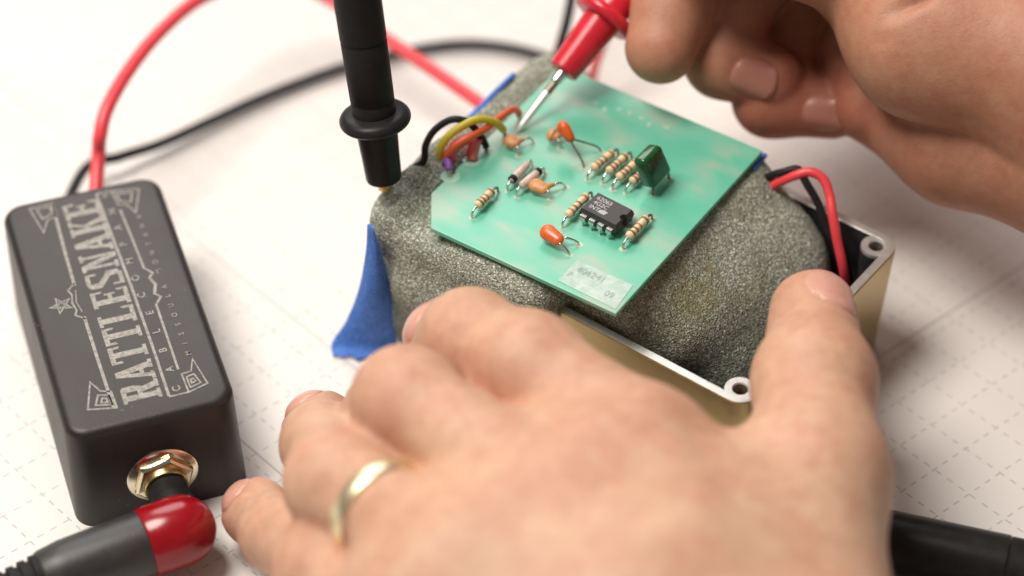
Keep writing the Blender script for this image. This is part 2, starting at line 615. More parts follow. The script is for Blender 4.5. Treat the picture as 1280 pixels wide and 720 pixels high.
# ------------------------------------------------------------------ signed-distance modelling
class Field:
    def __init__(self, lo, hi, h):
        self.lo, self.h = np.asarray(lo, float), h
        self.n = np.ceil((np.asarray(hi, float) - self.lo) / h).astype(int) + 1
        self.ax = [self.lo[i] + np.arange(self.n[i]) * h for i in range(3)]

    def grid(self):
        return np.full(self.n, 60.0, np.float32)

    def window(self, lo, hi):
        a = np.clip(np.floor((np.asarray(lo) - self.lo) / self.h).astype(int), 0, self.n - 1)
        b = np.clip(np.ceil((np.asarray(hi) - self.lo) / self.h).astype(int) + 1, 1, self.n)
        b = np.maximum(b, a + 1)
        sl = tuple(slice(a[i], b[i]) for i in range(3))
        X = self.ax[0][sl[0]][:, None, None].astype(np.float32)
        Y = self.ax[1][sl[1]][None, :, None].astype(np.float32)
        Z = self.ax[2][sl[2]][None, None, :].astype(np.float32)
        return sl, X, Y, Z

    def cone(self, D, a, b, ra, rb, k=4.0, flat=None, fk=1.0, margin=14):
        """tapered capsule blended into D; flat: direction along which it is squeezed by fk"""
        a, b = np.asarray(a, float), np.asarray(b, float)
        m = max(ra, rb) * max(1, 1 / fk) + margin
        sl, X, Y, Z = self.window(np.minimum(a, b) - m, np.maximum(a, b) + m)
        ab = b - a
        L = max(ab @ ab, 1e-6)
        px, py, pz = X - a[0], Y - a[1], Z - a[2]
        t = np.clip((px * ab[0] + py * ab[1] + pz * ab[2]) / L, 0, 1)
        qx, qy, qz = px - t * ab[0], py - t * ab[1], pz - t * ab[2]
        q2 = qx * qx + qy * qy + qz * qz
        if flat is not None:
            n = nrm(flat)
            c = qx * n[0] + qy * n[1] + qz * n[2]
            q2 = q2 + c * c * (1 / fk ** 2 - 1)
        d = np.sqrt(q2) - (ra + t * (rb - ra))
        D[sl] = smin(D[sl], d, k)

    def rbox(self, D, fr, lo, hi, r, k=4.0):
        """rounded box in the frame fr(o,u,v): lo/hi in s,t,z"""
        o, u, v = fr
        lo, hi = np.asarray(lo, float), np.asarray(hi, float)
        sl, X, Y, Z = self.window(self.lo, self.lo + self.n * self.h)
        s = (X - o[0]) * u[0] + (Y - o[1]) * u[1]
        t = (X - o[0]) * v[0] + (Y - o[1]) * v[1]
        c, e = (lo + hi) / 2, (hi - lo) / 2 - r
        d1, d2, d3 = np.abs(s - c[0]) - e[0], np.abs(t - c[1]) - e[1], np.abs(Z - c[2]) - e[2]
        d = np.sqrt(np.maximum(d1, 0) ** 2 + np.maximum(d2, 0) ** 2 + np.maximum(d3, 0) ** 2) + np.minimum(np.maximum(np.maximum(d1, d2), d3), 0) - r
        D[sl] = smin(D[sl], d.astype(np.float32), k)

    def groove(self, D, a, b, r, depth):
        """a soft furrow along the segment a-b"""
        a, b = np.asarray(a, float), np.asarray(b, float)
        sl, X, Y, Z = self.window(np.minimum(a, b) - 3 * r, np.maximum(a, b) + 3 * r)
        ab = b - a
        L = max(ab @ ab, 1e-6)
        px, py, pz = X - a[0], Y - a[1], Z - a[2]
        t = np.clip((px * ab[0] + py * ab[1] + pz * ab[2]) / L, 0, 1)
        q2 = (px - t * ab[0]) ** 2 + (py - t * ab[1]) ** 2 + (pz - t * ab[2]) ** 2
        D[sl] += depth * np.exp(-q2 / (r * r))

    def sample(self, D, p):
        g = (np.asarray(p) - self.lo) / self.h
        i = np.clip(np.floor(g).astype(int), 0, self.n - 2)
        f = g - i
        out = 0.0
        for dx in (0, 1):
            for dy in (0, 1):
                for dz in (0, 1):
                    w = (f[0] if dx else 1 - f[0]) * (f[1] if dy else 1 - f[1]) * (f[2] if dz else 1 - f[2])
                    out += w * D[i[0] + dx, i[1] + dy, i[2] + dz]
        return out

    def mesh(self, D):
        for ax in range(3):                # close the surface where it leaves the grid
            for e in (0, 1, -1, -2):
                sl = [slice(None)] * 3
                sl[ax] = e
                D[tuple(sl)] = np.maximum(D[tuple(sl)], 0.4)
        neg = D < 0
        n = self.n
        cor = [(i, j, k) for i in (0, 1) for j in (0, 1) for k in (0, 1)]
        cnt = np.zeros(n - 1, np.int8)
        for i, j, k in cor:
            cnt += neg[i:n[0] - 1 + i, j:n[1] - 1 + j, k:n[2] - 1 + k]
        mask = (cnt > 0) & (cnt < 8)
        idx = np.argwhere(mask)
        vals = np.stack([D[idx[:, 0] + i, idx[:, 1] + j, idx[:, 2] + k] for i, j, k in cor], 1)
        acc = np.zeros((len(idx), 3))
        num = np.zeros(len(idx))
        for a in range(8):
            for b in range(a + 1, 8):
                ca, cb = np.array(cor[a]), np.array(cor[b])
                if np.abs(ca - cb).sum() != 1:
                    continue
                da, db = vals[:, a], vals[:, b]
                cr = (da < 0) != (db < 0)
                t = np.where(cr, da / np.where(cr, da - db, 1), 0)
                acc += np.where(cr[:, None], ca + t[:, None] * (cb - ca), 0)
                num += cr
        verts = self.lo + (idx + acc / num[:, None]) * self.h
        vid = np.full(n - 1, -1, np.int64)
        vid[tuple(idx.T)] = np.arange(len(idx))
        faces = []
        for ax in range(3):
            b, c = (ax + 1) % 3, (ax + 2) % 3
            s0, s1 = [slice(None)] * 3, [slice(None)] * 3
            s0[ax], s1[ax] = slice(0, n[ax] - 1), slice(1, n[ax])
            ch = neg[tuple(s0)] != neg[tuple(s1)]
            e = np.argwhere(ch)
            e = e[(e[:, b] > 0) & (e[:, c] > 0) & (e[:, b] < n[b] - 1) & (e[:, c] < n[c] - 1)]
            inside = neg[tuple(e.T)]
            q = []
            for ob, oc in ((-1, -1), (0, -1), (0, 0), (-1, 0)):
                k = e.copy()
                k[:, b] += ob
                k[:, c] += oc
                q.append(vid[tuple(k.T)])
            q = np.stack(q, 1)
            q[~inside] = q[~inside][:, ::-1]
            faces.append(q)
        return verts, np.concatenate(faces)


def smin(a, b, k):
    if k <= 0:
        return np.minimum(a, b)
    h = np.maximum(k - np.abs(a - b), 0) / k
    return np.minimum(a, b) - h * h * k * 0.25


def big_mesh(name, verts, faces, mat, parent=None):
    base = WL[parent.name] if parent is not None else np.array([verts[:, 0].mean(), verts[:, 1].mean(), verts[:, 2].min()])
    me = bpy.data.meshes.new(name)
    me.vertices.add(len(verts))
    me.vertices.foreach_set('co', ((verts - base) * S).astype(np.float32).ravel())
    me.loops.add(len(faces) * 4)
    me.loops.foreach_set('vertex_index', faces.astype(np.int32).ravel())
    me.polygons.add(len(faces))
    me.polygons.foreach_set('loop_start', np.arange(len(faces), dtype=np.int32) * 4)
    me.polygons.foreach_set('use_smooth', np.ones(len(faces), bool))
    me.update(calc_edges=True)
    me.validate()
    o = bpy.data.objects.new(name, me)
    COL.objects.link(o)
    WL[o.name] = base
    if parent is not None:
        o.parent = parent
    else:
        o.location = base * S
    me.materials.append(mat)
    return o


# ------------------------------------------------------------------ aluminium enclosure
BH, BL0, BL1, BT0, BT1 = 33.4, -4.6, 94.0, -4.6, 61.5
box = thing('aluminium_enclosure', bx(45, 28, 0), 'open bare aluminium project box stuffed with grey foam and a loose circuit board', 'enclosure')


def rounded_rect(s0, s1, t0, t1, r, n=6):
    out = []
    for cx, cy, a0 in ((s1 - r, t1 - r, 0), (s0 + r, t1 - r, 90), (s0 + r, t0 + r, 180), (s1 - r, t0 + r, 270)):
        for i in range(n + 1):
            a = math.radians(a0 + 90 * i / n)
            out.append((cx + r * math.cos(a), cy + r * math.sin(a)))
    return out


def ring_loft(loops, close_last=True):
    """loops: list of (list of (s,t), z)"""
    n = len(loops[0][0])
    V, Fc = [], []
    for lp, z in loops:
        V += [bx(s, t, z) for s, t in lp]
    for k in range(len(loops) - 1):
        for i in range(n):
            j = (i + 1) % n
            Fc.append([k * n + i, k * n + j, (k + 1) * n + j, (k + 1) * n + i])
    if close_last:
        Fc.append([(len(loops) - 1) * n + i for i in range(n)])
    return V, Fc


def rr(inset, r):
    return rounded_rect(BL0 + inset, BL1 - inset, BT0 + inset, BT1 - inset, r)


# outer shell with a slight draft, rounded foot
v, f = ring_loft([(rr(4.2, 4), 0.0), (rr(2.2, 5), 0.3), (rr(1.2, 5), 1.6), (rr(0, 5), BH - 0.35), (rr(0.25, 4.8), BH - 0.05)], False)
n = len(rr(0, 5))
f.append(list(range(n))[::-1])
obj('outer_wall', v, f, M['alu'], box, True, 40)
v, f = ring_loft([(rr(0.25, 4.8), BH - 0.05), (rr(0.5, 4.6), BH), (rr(2.05, 3.2), BH), (rr(2.3, 3.0), BH - 0.25)], False)
obj('rim', v, f, M['rim'], box, True, 40)
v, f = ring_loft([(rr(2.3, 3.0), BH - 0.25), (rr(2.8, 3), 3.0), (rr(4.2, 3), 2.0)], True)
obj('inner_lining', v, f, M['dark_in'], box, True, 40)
for cs, ct in ((0, 0), (0, 56.9), (89.4, 0), (89.4, 56.9)):
    # screw post: a rounded boss that fills the corner, with a threaded hole through its top
    sx, sy = (-1 if cs < 40 else 1), (-1 if ct < 30 else 1)
    seg = 28
    outl = []
    for i in range(seg):
        a = 2 * math.pi * i / seg
        x, y = math.cos(a), math.sin(a)
        if x * sx > 0 and y * sy > 0:      # the outer quarter goes square into the corner
            k = 1 / max(abs(x), abs(y))
            k = min(k, 1.06)
        else:
            k = 1.0
        outl.append((cs + x * 3.5 * k, ct + y * 3.5 * k))
    hole = [(cs + 1.65 * math.cos(2 * math.pi * i / seg), ct + 1.65 * math.sin(2 * math.pi * i / seg)) for i in range(seg)]
    hole2 = [(cs + 1.9 * math.cos(2 * math.pi * i / seg), ct + 1.9 * math.sin(2 * math.pi * i / seg)) for i in range(seg)]
    top = BH - 0.12
    out2 = [(cs + (a - cs) * 1.03, ct + (b - ct) * 1.03) for a, b in outl]
    out3 = [(cs + (a - cs) * 0.82, ct + (b - ct) * 0.82) for a, b in outl]
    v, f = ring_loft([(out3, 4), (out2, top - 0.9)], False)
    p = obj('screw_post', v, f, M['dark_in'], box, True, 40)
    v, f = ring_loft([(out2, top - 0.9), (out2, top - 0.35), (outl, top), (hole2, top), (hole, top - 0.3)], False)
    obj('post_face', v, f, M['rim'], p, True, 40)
    lp = [(hole if i % 2 else hole2, top - 0.3 - 0.35 * i) for i in range(14)]
    v, f = ring_loft(lp, True)
    obj('threaded_hole', v, f, M['hole'], p, True, 40)

# ------------------------------------------------------------------ foam
FR = (BO, BU, BV)
fl = Field((-45, -105, 0.3), (110, 60, 52), 0.55)
D = fl.grid()
fl.rbox(D, FR, (30, -3.2, 8), (95.5, 61, 42.2), 5, 3)                 # slab filling the box
fl.rbox(D, FR, (48, 50, 12.0), (95.0, 66.5, 41.0), 6, 6)
fl.rbox(D, FR, (66, 50, 0.6), (93.5, 68, 36), 6, 6)                 # folds down over the front left corner
fl.rbox(D, FR, (86, 20, 0.6), (95.5, 66.5, 43.5), 3.5, 4)                   # folds down over the left end
for a, b, ra, rb in ((bx(27, 7, 23), bx(28, 40, 22.5), 14.0, 12.5), (bx(19, 10, 19), bx(20, 34, 15), 11.5, 10.0), (bx(37, 10, 26), bx(37, 47, 25), 13, 13),
                     (bx(14, 18, 10), bx(16, 36, 8), 9, 8)):
    fl.cone(D, a, b, ra, rb, 8)
fl.cone(D, bx(52, 62.5, 36.0), bx(90, 63, 36.5), 6.3, 6.3, 4)
fl.cone(D, bx(64, 66, 24), bx(84, 66, 24), 7.0, 7.0, 6)
fl.cone(D, bx(91.0, 62.5, 40), bx(91.5, 44, 40), 5.0, 5.0, 4)                # raised lip at the left corner
fl.cone(D, bx(91.5, 44, 40), bx(92.5, 4, 40), 5.0, 5.2, 4)
# fold of the foam between the lip and the board
fl.groove(D, at(486, 254, 42), at(545, 292, 41), 3.2, 2.6)
fl.groove(D, at(505, 232, 44), at(545, 262, 43), 3.0, 2.0)
fl.groove(D, at(480, 240, 45), at(484, 246, 43), 2.2, 1.6)
fl.groove(D, bx(89, 70, 30), bx(84, 72, 4), 2.4, 1.2)
# lumps of a hand-torn block
lump = np.zeros(fl.n, np.float32)
for amp, wl in ((0.35, 28.0), (0.15, 11.0)):
    for _ in range(5):
        k = rng.normal(size=3)
        k = k / np.linalg.norm(k) * 2 * math.pi / wl
        lump += amp / 3 * np.sin(fl.ax[0][:, None, None] * k[0] + fl.ax[1][None, :, None] * k[1] + fl.ax[2][None, None, :] * k[2] + rng.uniform(0, 6.28)).astype(np.float32)
D += lump
# the box front wall stays free of foam between its open end and the fold
X, Y, Z = fl.ax[0][:, None, None], fl.ax[1][None, :, None], fl.ax[2][None, None, :]
s_ = (X - BO[0]) * BU[0] + (Y - BO[1]) * BU[1]
t_ = (X - BO[0]) * BV[0] + (Y - BO[1]) * BV[1]
D = np.where(s_ < 46, np.maximum(D, np.maximum(t_ - 58.2, -1.6 - t_)), D).astype(np.float32)
# keep the board clear
D = np.where((s_ < 86) & (t_ < 66), np.maximum(D, Z - 42.7), D).astype(np.float32)
fv, ff = fl.mesh(D)
fv = fv + rng.normal(scale=0.05, size=fv.shape)
foam = big_mesh('foam_block', fv, ff, M['foam'])
tag(foam, 'torn block of grey open-cell foam bulging out of the aluminium box', 'foam')


# ------------------------------------------------------------------ blue tape
def sheet(name, rows, mat, thick, label, cat, jag=0.0):
    """rows: list of rows of points (from one edge of the strip to the other)"""
    rows = [spline(r, 5) for r in rows]
    cols = [spline([r[i] for r in rows], 6) for i in range(len(rows[0]))]
    g = np.array(cols)                      # [across][along]
    A, B, _ = g.shape
    if jag:
        for i in range(A):
            g[i, -1] += (g[i, -1] - g[i, -2]) * random.uniform(-jag, jag)
    V = [p for r in g for p in r]
    Fc = [[i * B + j, i * B + j + 1, (i + 1) * B + j + 1, (i + 1) * B + j] for i in range(A - 1) for j in range(B - 1)]
    o = obj(name, V, Fc, mat)
    md = o.modifiers.new('thickness', 'SOLIDIFY')
    md.thickness = thick * S
    return tag(o, label, cat)


sheet('tape_strip', [
    [at(459, 281, 42), at(461, 280, 43), at(464, 282, 43.5), at(466, 286, 43.5)],
    [at(457, 315, 33), at(463, 316, 35), at(470, 318, 35.5), at(478, 320, 34)],
    [at(448, 362, 20), at(460, 362, 24), at(474, 363, 24.5), at(488, 362, 22)],
    [at(432, 402, 9), at(452, 402, 12), at(472, 402, 13), at(491, 402, 11)],
    [at(415, 428, 2.2), at(440, 430, 3.4), at(468, 430, 4.2), at(496, 428, 3.2)],
    [at(416, 447, 0.6), at(442, 448, 1.0), at(468, 446, 1.4), at(497, 440, 1.0)]],
    M['tape'], 0.16, 'strip of blue painter tape flaring from the foam down to the table beside the hand', 'tape', 1.6)
sheet('tape_strip', [
    [at(580, 158, 36), at(599, 139, 36), at(619, 119, 36), at(639, 98, 36)],
    [at(580, 152, 41), at(599, 133, 41), at(619, 113, 41), at(640, 92, 41)],
    [at(582, 149, 45.4), at(601, 129, 45.6), at(621, 109, 45.8), at(641, 90, 45.8)],
    [at(588, 151, 45.6), at(607, 131, 45.8), at(626, 112, 45.8), at(645, 93, 45.8)]],
    M['tape'], 0.16, 'narrow edge of blue tape along the far left side of the foam', 'tape', 0.4)
sheet('tape_strip', [
    [at(936, 208, 42.9), at(940, 200, 42.9), at(948, 190, 42.9)],
    [at(943, 212, 42.85), at(950, 202, 42.85), at(958, 192, 42.85)],
    [at(944, 216, 41.8), at(952, 205, 41.8), at(959, 196, 41.8)]],
    M['tape'], 0.16, 'tiny blue tape tab under the right corner of the green board', 'tape', 0.3)

# ------------------------------------------------------------------ circuit board
ZT, TH = 45.0, 1.2
cE = at(770, 392, ZT)
dirA = nrm(at(537, 284, ZT) - cE)
dirB = np.array([dirA[1], -dirA[0], 0])
if dirB @ (at(957, 190, ZT) - cE) < 0:
    dirB = -dirB
LA, LB = 56.0, 64.6


def pc(a, b, z=0.0):
    return cE + dirA * a + dirB * b + np.array([0, 0, z])


board = thing('circuit_board', pc(LA / 2, LB / 2, -TH), 'mint green circuit board carrying resistors, a chip and capacitors, lying on the foam', 'circuit board')
poly = [pc(0, 0), pc(LA - 6.5, 0), pc(LA, 9.5), pc(LA, LB), pc(0, LB)]
v, f = prism(poly, ZT - TH, ZT)
pl = obj('board', v, f, M['board'], board, False)
md = pl.modifiers.new('edge', 'BEVEL')
md.width = 0.00018
md.segments = 2

# pads of copper showing through the glass fibre (2 sheets above each other never coincide)
lev = [0]


def pad(px, py, r0, r1):
    lev[0] += 1
    c = at(px, py, ZT)
    z = np.array([0, 0, 0.012 + 0.0006 * lev[0]])
    n = 26
    V = [c + z + np.array([math.cos(2 * math.pi * i / n), math.sin(2 * math.pi * i / n), 0]) * r for r in (r0, r1) for i in range(n)]
    Fc = [[n + i, n + (i + 1) % n, (i + 1) % n, i] for i in range(n)]
    obj('copper_ring', V, [q[::-1] for q in Fc], M['copper'], board, False)


for q in ((563, 220, 0.6, 2.3), (590, 200, 0.6, 2.2), (609, 187, 0.6, 2.0)):
    pad(*q)


def mark(pts, w):
    lev[0] += 1
    V, Fc = [], []
    for i, (x, y) in enumerate(pts):
        c = at(x, y, ZT) + UP_ * (0.012 + 0.0006 * lev[0])
        a_ = at(*pts[max(0, i - 1)], ZT)
        b_ = at(*pts[min(len(pts) - 1, i + 1)], ZT)
        t = nrm(b_ - a_)
        s_n = np.array([-t[1], t[0], 0]) * w / 2
        V += [c + s_n, c - s_n]
    Fc = [[2 * i, 2 * i + 1, 2 * i + 3, 2 * i + 2] for i in range(len(pts) - 1)]
    obj('copper_mark', V, Fc, M['copper_mark'], board, False)


UP_ = np.array([0, 0, 1.0])
for x, y, dx_, dy_ in ((742, 127, 5, 2), (757, 134, -3, 5), (771, 136, 6, 1), (786, 143, 3, -4), (799, 146, 6, 3), (812, 153, -2, 5), (829, 157, 7, 3)):
    mark([(x, y), (x + dx_ * 0.5, y + dy_ * 0.6), (x + dx_, y + dy_)], 0.9)


def lead(parent, pts, r=0.27, mat='steel', name='lead'):
    e = np.asarray(pts[-1], float)
    if abs(e[2] - ZT) < 0.3:               # pad round the hole in which the lead stands
        lev[0] += 1
        n = 14
        rp = random.uniform(0.65, 0.95)
        z = ZT + 0.012 + 0.0006 * lev[0]
        V = [(e[0] + rp * math.cos(6.2832 * i / n) * random.uniform(0.85, 1.1), e[1] + rp * math.sin(6.2832 * i / n) * random.uniform(0.85, 1.1), z) for i in range(n)]
        obj('pad', V, [list(range(n))], M['pad'], parent, False)
    v, f = tube(pts, r, 8, 5)
    return obj(name, v, f, M[mat], parent)


UP = np.array([0, 0, 1.0])


def resistor(e0, e1, bands, h=2.0):
    a, b = at(*e0, ZT + h), at(*e1, ZT + h)
    c, ax = (a + b) / 2, nrm(b - a)
    L = np.linalg.norm(b - a) / 2
    prof = [(0.25, -L), (0.7, -L + 0.08), (1.08, -L + 0.35), (1.2, -L + 0.8), (1.2, -L + 1.35), (1.0, -L + 1.85), (0.96, 0), (1.0, L - 1.85),
            (1.2, L - 1.35), (1.2, L - 0.8), (1.08, L - 0.35), (0.7, L - 0.08), (0.25, L)]
    prof = [(r * 0.9, h_) for r, h_ in prof]
    v, f = lathe(prof, c, ax, 18)
    body = obj('resistor', v, f, M['resistor'], board)
    for (pos, mt) in bands:
        x = -L + 2 * L * pos
        w = 0.3
        r = float(np.interp(abs(x), [0, L - 1.85, L - 1.35, L - 0.8], [0.864, 0.9, 1.08, 1.08])) + 0.02
        r2 = float(np.interp(abs(x) + w, [0, L - 1.85, L - 1.35, L - 0.8], [0.864, 0.9, 1.08, 1.08])) + 0.02
        rr_ = (r, r2) if x > 0 else (r2, r)
        v, f = lathe([(rr_[0] - 0.1, x - w - 0.01), (rr_[0], x - w), (rr_[1], x + w), (rr_[1] - 0.1, x + w + 0.01)], c, ax, 18)
        obj('colour_band', v, f, M[mt], body)
    for sgn, mt in ((-1, 'steel'), (1, 'dull')):
        p0 = c + ax * sgn * (L - 0.1)
        p1 = c + ax * sgn * (L + 0.9)
        p2 = c + ax * sgn * (L + 1.75) - UP * 0.55
        p3 = c + ax * sgn * (L + 2.0) - UP * (h * 0.6)
        p4 = c + ax * sgn * (L + 2.0) - UP * (h + 0.1)
        lead(body, [p0, p1, p2, p3, p4], 0.3, mt)
    return body


b4 = [(0.17, 'band_brown'), (0.36, 'band_brown'), (0.55, 'band_red'), (0.84, 'band_brown')]
b5 = [(0.17, 'band_red'), (0.36, 'band_brown'), (0.55, 'band_brown'), (0.84, 'band_red')]
for e0, e1, bb in (((596, 258), (616, 238), b4), ((709, 270), (734, 244), b5), ((785, 297), (809, 272), b4),
                   ((741, 211), (766, 190), b5), ((760, 215), (783, 194), b4), ((772.5, 223), (796, 202), b5), ((789, 228), (810, 210), b4)):
    resistor(e0, e1, bb)


def diode(e0, e1, end):
    h = 2.0
    a, b = at(*e0, ZT + h), at(*e1, ZT + h)
    c, ax = (a + b) / 2, nrm(b - a)
    L = np.linalg.norm(b - a) / 2
    v, f = lathe([(0.3, -L), (0.85, -L + 0.25), (0.98, -L + 0.6), (0.98, L - 0.6), (0.85, L - 0.25), (0.3, L)], c, ax, 16)
    body = obj('diode', v, f, M['glass'], board)
    x = (-L + 0.75) if end < 0 else (L - 0.75)
    v, f = lathe([(0.9, x - 0.62), (1.04, x - 0.5), (1.04, x + 0.5), (0.9, x + 0.62)], c, ax, 16)
    obj('cathode_band', v, f, M['band_black'], body)
    for sgn in (-1, 1):
        lead(body, [c + ax * sgn * (L - 0.1), c + ax * sgn * (L + 0.8), c + ax * sgn * (L + 1.5) - UP * 0.6, c + ax * sgn * (L + 1.6) - UP * (h + 0.1)], 0.3, 'steel')


diode((639, 226), (660, 204), -1)
diode((651, 233), (675, 213), 1)


def blob(name, a, b, r, flat_dir, fk, mat, parent, taper=0.85):
    """resin-dipped body: a capsule from a to b squeezed along flat_dir"""
    a, b = np.asarray(a, float), np.asarray(b, float)
    ax = nrm(b - a)
    L = np.linalg.norm(b - a)
    prof = []
    for i in range(7):
        t = math.pi / 2 * i / 6
        prof.append((max(0.05, r * math.sin(t)), r * (1 - math.cos(t))))
    for i in range(7):
        t = math.pi / 2 * (1 - i / 6)
        prof.append((max(0.05, r * taper * math.sin(t)), L - r * taper + r * taper * math.cos(t)))
    v, f = lathe(prof, a, ax, 20)
    n = nrm(flat_dir)
    out = []
    for p in v:
        d = (np.asarray(p) - a) @ n
        out.append(np.asarray(p) - n * d * (1 - fk))
    return obj(name, out, f, M[mat], parent)


def ceramic(c0, c1, legs):
    """flat tan ceramic capacitor leaning over the board"""
    a, b = at(c0[0], c0[1], ZT + 2.2), at(c1[0], c1[1], ZT + 2.0)
    ax = nrm(b - a)
    nrm_dir = nrm(np.cross(ax, np.cross(np.array([0.2, -0.5, 0.85]), ax)))
    body = blob('ceramic_capacitor', a, b, 1.75, nrm_dir, 0.5, 'ceramic', board, 0.8)
    for (lx, ly) in legs:
        e = at(lx, ly, ZT)
        m0 = b * 0.75 + a * 0.25
        mid = (m0 + e) / 2 + UP * 1.1
        v, f = tube([m0, m0 * 0.5 + mid * 0.5 + UP * 0.15, mid], [0.75, 0.6, 0.38], 8, 5)
        obj('coated_neck', v, f, M['ceramic'], body)
        lead(body, [mid, mid * 0.45 + e * 0.55 + UP * 0.9, e * 0.9 + mid * 0.1 + UP * 0.35, e - UP * 0.1], 0.28, 'steel')
    return body


ceramic((631, 172), (649, 181), [(648, 195), (667, 178)])
ceramic((684, 166), (698, 172), [(700, 186), (712, 176)])
ceramic((662, 228), (686, 238), [(688, 249), (707, 234)])

body = blob('dipped_capacitor', at(699, 152, ZT + 8.0), at(716, 178, ZT + 4.8), 2.1, (0.75, 0.5, 0.2), 0.72, 'tantalum', board, 0.8)
tip = at(714.5, 174, ZT + 5.0)
for e, w in (((730, 210), -0.5), ((752, 190), 0.6)):
    end = at(*e, ZT)
    q = tip + np.array([0.55 * w, 0.5 * w, -0.3])
    lead(body, [q, q * 0.6 + end * 0.4 + UP * 0.6, q * 0.15 + end * 0.85 + UP * 1.0, end - UP * 0.1], 0.24, 'dull')
body = blob('dipped_capacitor', at(677, 285, ZT + 2.6), at(703, 303, ZT + 2.4), 1.9, (-0.3, -0.35, 0.88), 0.68, 'tantalum', board, 0.78)
for e, o2 in (((712, 319), (699, 304)), ((724, 306), (706, 297))):
    end = at(*e, ZT)
    q = at(o2[0], o2[1], ZT + 2.3)
    lead(body, [q, q * 0.5 + end * 0.5 + UP * 0.55, q * 0.12 + end * 0.88 + UP * 0.5, end - UP * 0.1], 0.28, 'steel')

# green film capacitor standing on its leads
l0, l1 = at(816, 244, ZT), at(836, 223, ZT)
wd = nrm(l1 - l0)
hd = nrm(np.array([-0.34, -0.05, 1.0]))
td = nrm(np.cross(wd, hd))
cc = (l0 + l1) / 2 + hd * 7.2
v, f = rounded_box(cc, wd * 4.1, td * 1.9, hd * 4.6, 1.3, 5)
v = [np.asarray(p) - wd * ((np.asarray(p) - cc) @ wd) * 0.10 * max(0, ((np.asarray(p) - cc) @ hd) / 4.4) for p in v]
film = obj('film_capacitor', v, f, M['film'], board)
for l in (l0, l1):
    q = cc - hd * 4.0 + wd * (((l - cc) @ wd) * 0.72)
    lead(film, [q, q - hd * 1.0, l * 0.6 + q * 0.4 + wd * ((l - cc) @ wd) * 0.08, l - UP * 0.1], 0.34, 'dull')

# eight-pin chip
ct0, ct1, ct2 = at(728.5, 262.5, ZT + 4.1), at(764.6, 281, ZT + 4.1), at(788.7, 259, ZT + 4.1)
cx = nrm(ct1 - ct0)
cy = np.array([-cx[1], cx[0], 0])
cy = cy if cy @ (ct2 - ct1) > 0 else -cy
cm = (ct0 + ct2) / 2
ch = thing_c = None
HL, HW = 4.7, 3.15
prof = []
bm = bmesh.new()
notch_n = 10
top = [(-HL, -HW), (HL, -HW)] + [(HL - 0.95 * math.sin(math.pi * i / notch_n), -0.95 * math.cos(math.pi * i / notch_n)) for i in range(notch_n + 1)] + [(HL, HW), (-HL, HW)]
zt, zm, zb = ZT + 4.1, ZT + 2.7, ZT + 0.8


def cp(x, y, z):
    p = cm + cx * x + cy * y
    return (p[0], p[1], z)


def chip_loop(z, grow, notch=True):
    return [cp(x + (grow if x > HL - 1.2 else -grow) * (1 if abs(abs(x) - HL) < 1e-6 else 0.0), y + (grow if y > 0 else -grow) * (1 if abs(abs(y) - HW) < 1e-6 else 0), z) for x, y in top]


loops = [chip_loop(zb, 0.05), chip_loop(zm - 0.1, 0.42), chip_loop(zm + 0.1, 0.42), chip_loop(zt - 0.08, 0.06), chip_loop(zt, 0.0)]
n = len(top)
v = [p for l in loops for p in l]
f = [[k * n + i, k * n + (i + 1) % n, (k + 1) * n + (i + 1) % n, (k + 1) * n + i] for k in range(4) for i in range(n)]
f += [[4 * n + i for i in range(n)], list(range(n))[::-1]]
chip = obj('chip', v, f, M['chip'], board, False)
for sy in (-1, 1):
    for i in range(4):
        x = (i - 1.5) * 2.4
        y = sy * (HW + 0.35)
        w, w2 = 0.72, 0.28
        pr = [(y, zm + 0.14), (y + sy * 0.75, zm + 0.14), (y + sy * 0.98, zm - 0.15), (y + sy * 1.0, zm - 1.1)]
        pr2 = [(y, zm - 0.12), (y + sy * 0.6, zm - 0.12), (y + sy * 0.72, zm - 0.25), (y + sy * 0.74, zm - 1.1)]
        V, Fc = [], []
        for (a, b) in pr + pr2:
            V += [cp(x - w, a, b), cp(x + w, a, b)]
        m4 = len(pr)
        for i2 in range(m4 - 1):
            o1, o2_ = 2 * i2, 2 * (m4 + i2)
            Fc += [[o1, o1 + 1, o1 + 3, o1 + 2], [o2_, o2_ + 2, o2_ + 3, o2_ + 1], [o1, o1 + 2, o2_ + 2, o2_], [o1 + 1, o2_ + 1, o2_ + 3, o1 + 3]]
        Fc += [[0, 2 * m4, 2 * m4 + 1, 1], [2 * m4 - 2, 2 * m4 - 1, 4 * m4 - 1, 4 * m4 - 2]]
        V2, F2 = [], []
        p0, p1, p2, p3 = cp(x - w2, y + sy * 0.76, zm - 0.9), cp(x + w2, y + sy * 0.76, zm - 0.9), cp(x + w2, y + sy * 0.98, zm - 0.9), cp(x - w2, y + sy * 0.98, zm - 0.9)
        low = [(p[0], p[1], ZT - 0.05) for p in (p0, p1, p2, p3)]
        V2 = [p0, p1, p2, p3] + low
        F2 = [[0, 1, 5, 4], [1, 2, 6, 5], [2, 3, 7, 6], [3, 0, 4, 7]]
        vv, ff2 = join((V, Fc), (V2, F2))
        obj('pin', vv, ff2, M['steel'], chip, False)
mk = np.array([0, 0, 1.0])
for i, (tx, sz, x0, y0, sp) in enumerate((('62065', 1.75, -3.9, 1.15, 1.0), ('4G2C', 1.7, -3.7, -0.45, 1.0), ('INT', 1.7, -3.7, -2.1, 1.0))):
    p = cm + cx * x0 + cy * y0
    v, f = text_mesh(tx, sz, (p[0], p[1], zt), cx, cy, mk, sp, 0.95, 0.012)
    obj('lettering', v, f, M['chip_ink'], chip, False)
p0 = [(-1.2, -2.2), (0.7, -2.2), (1.1, -1.1), (0.2, -0.85), (-0.9, -1.1)]
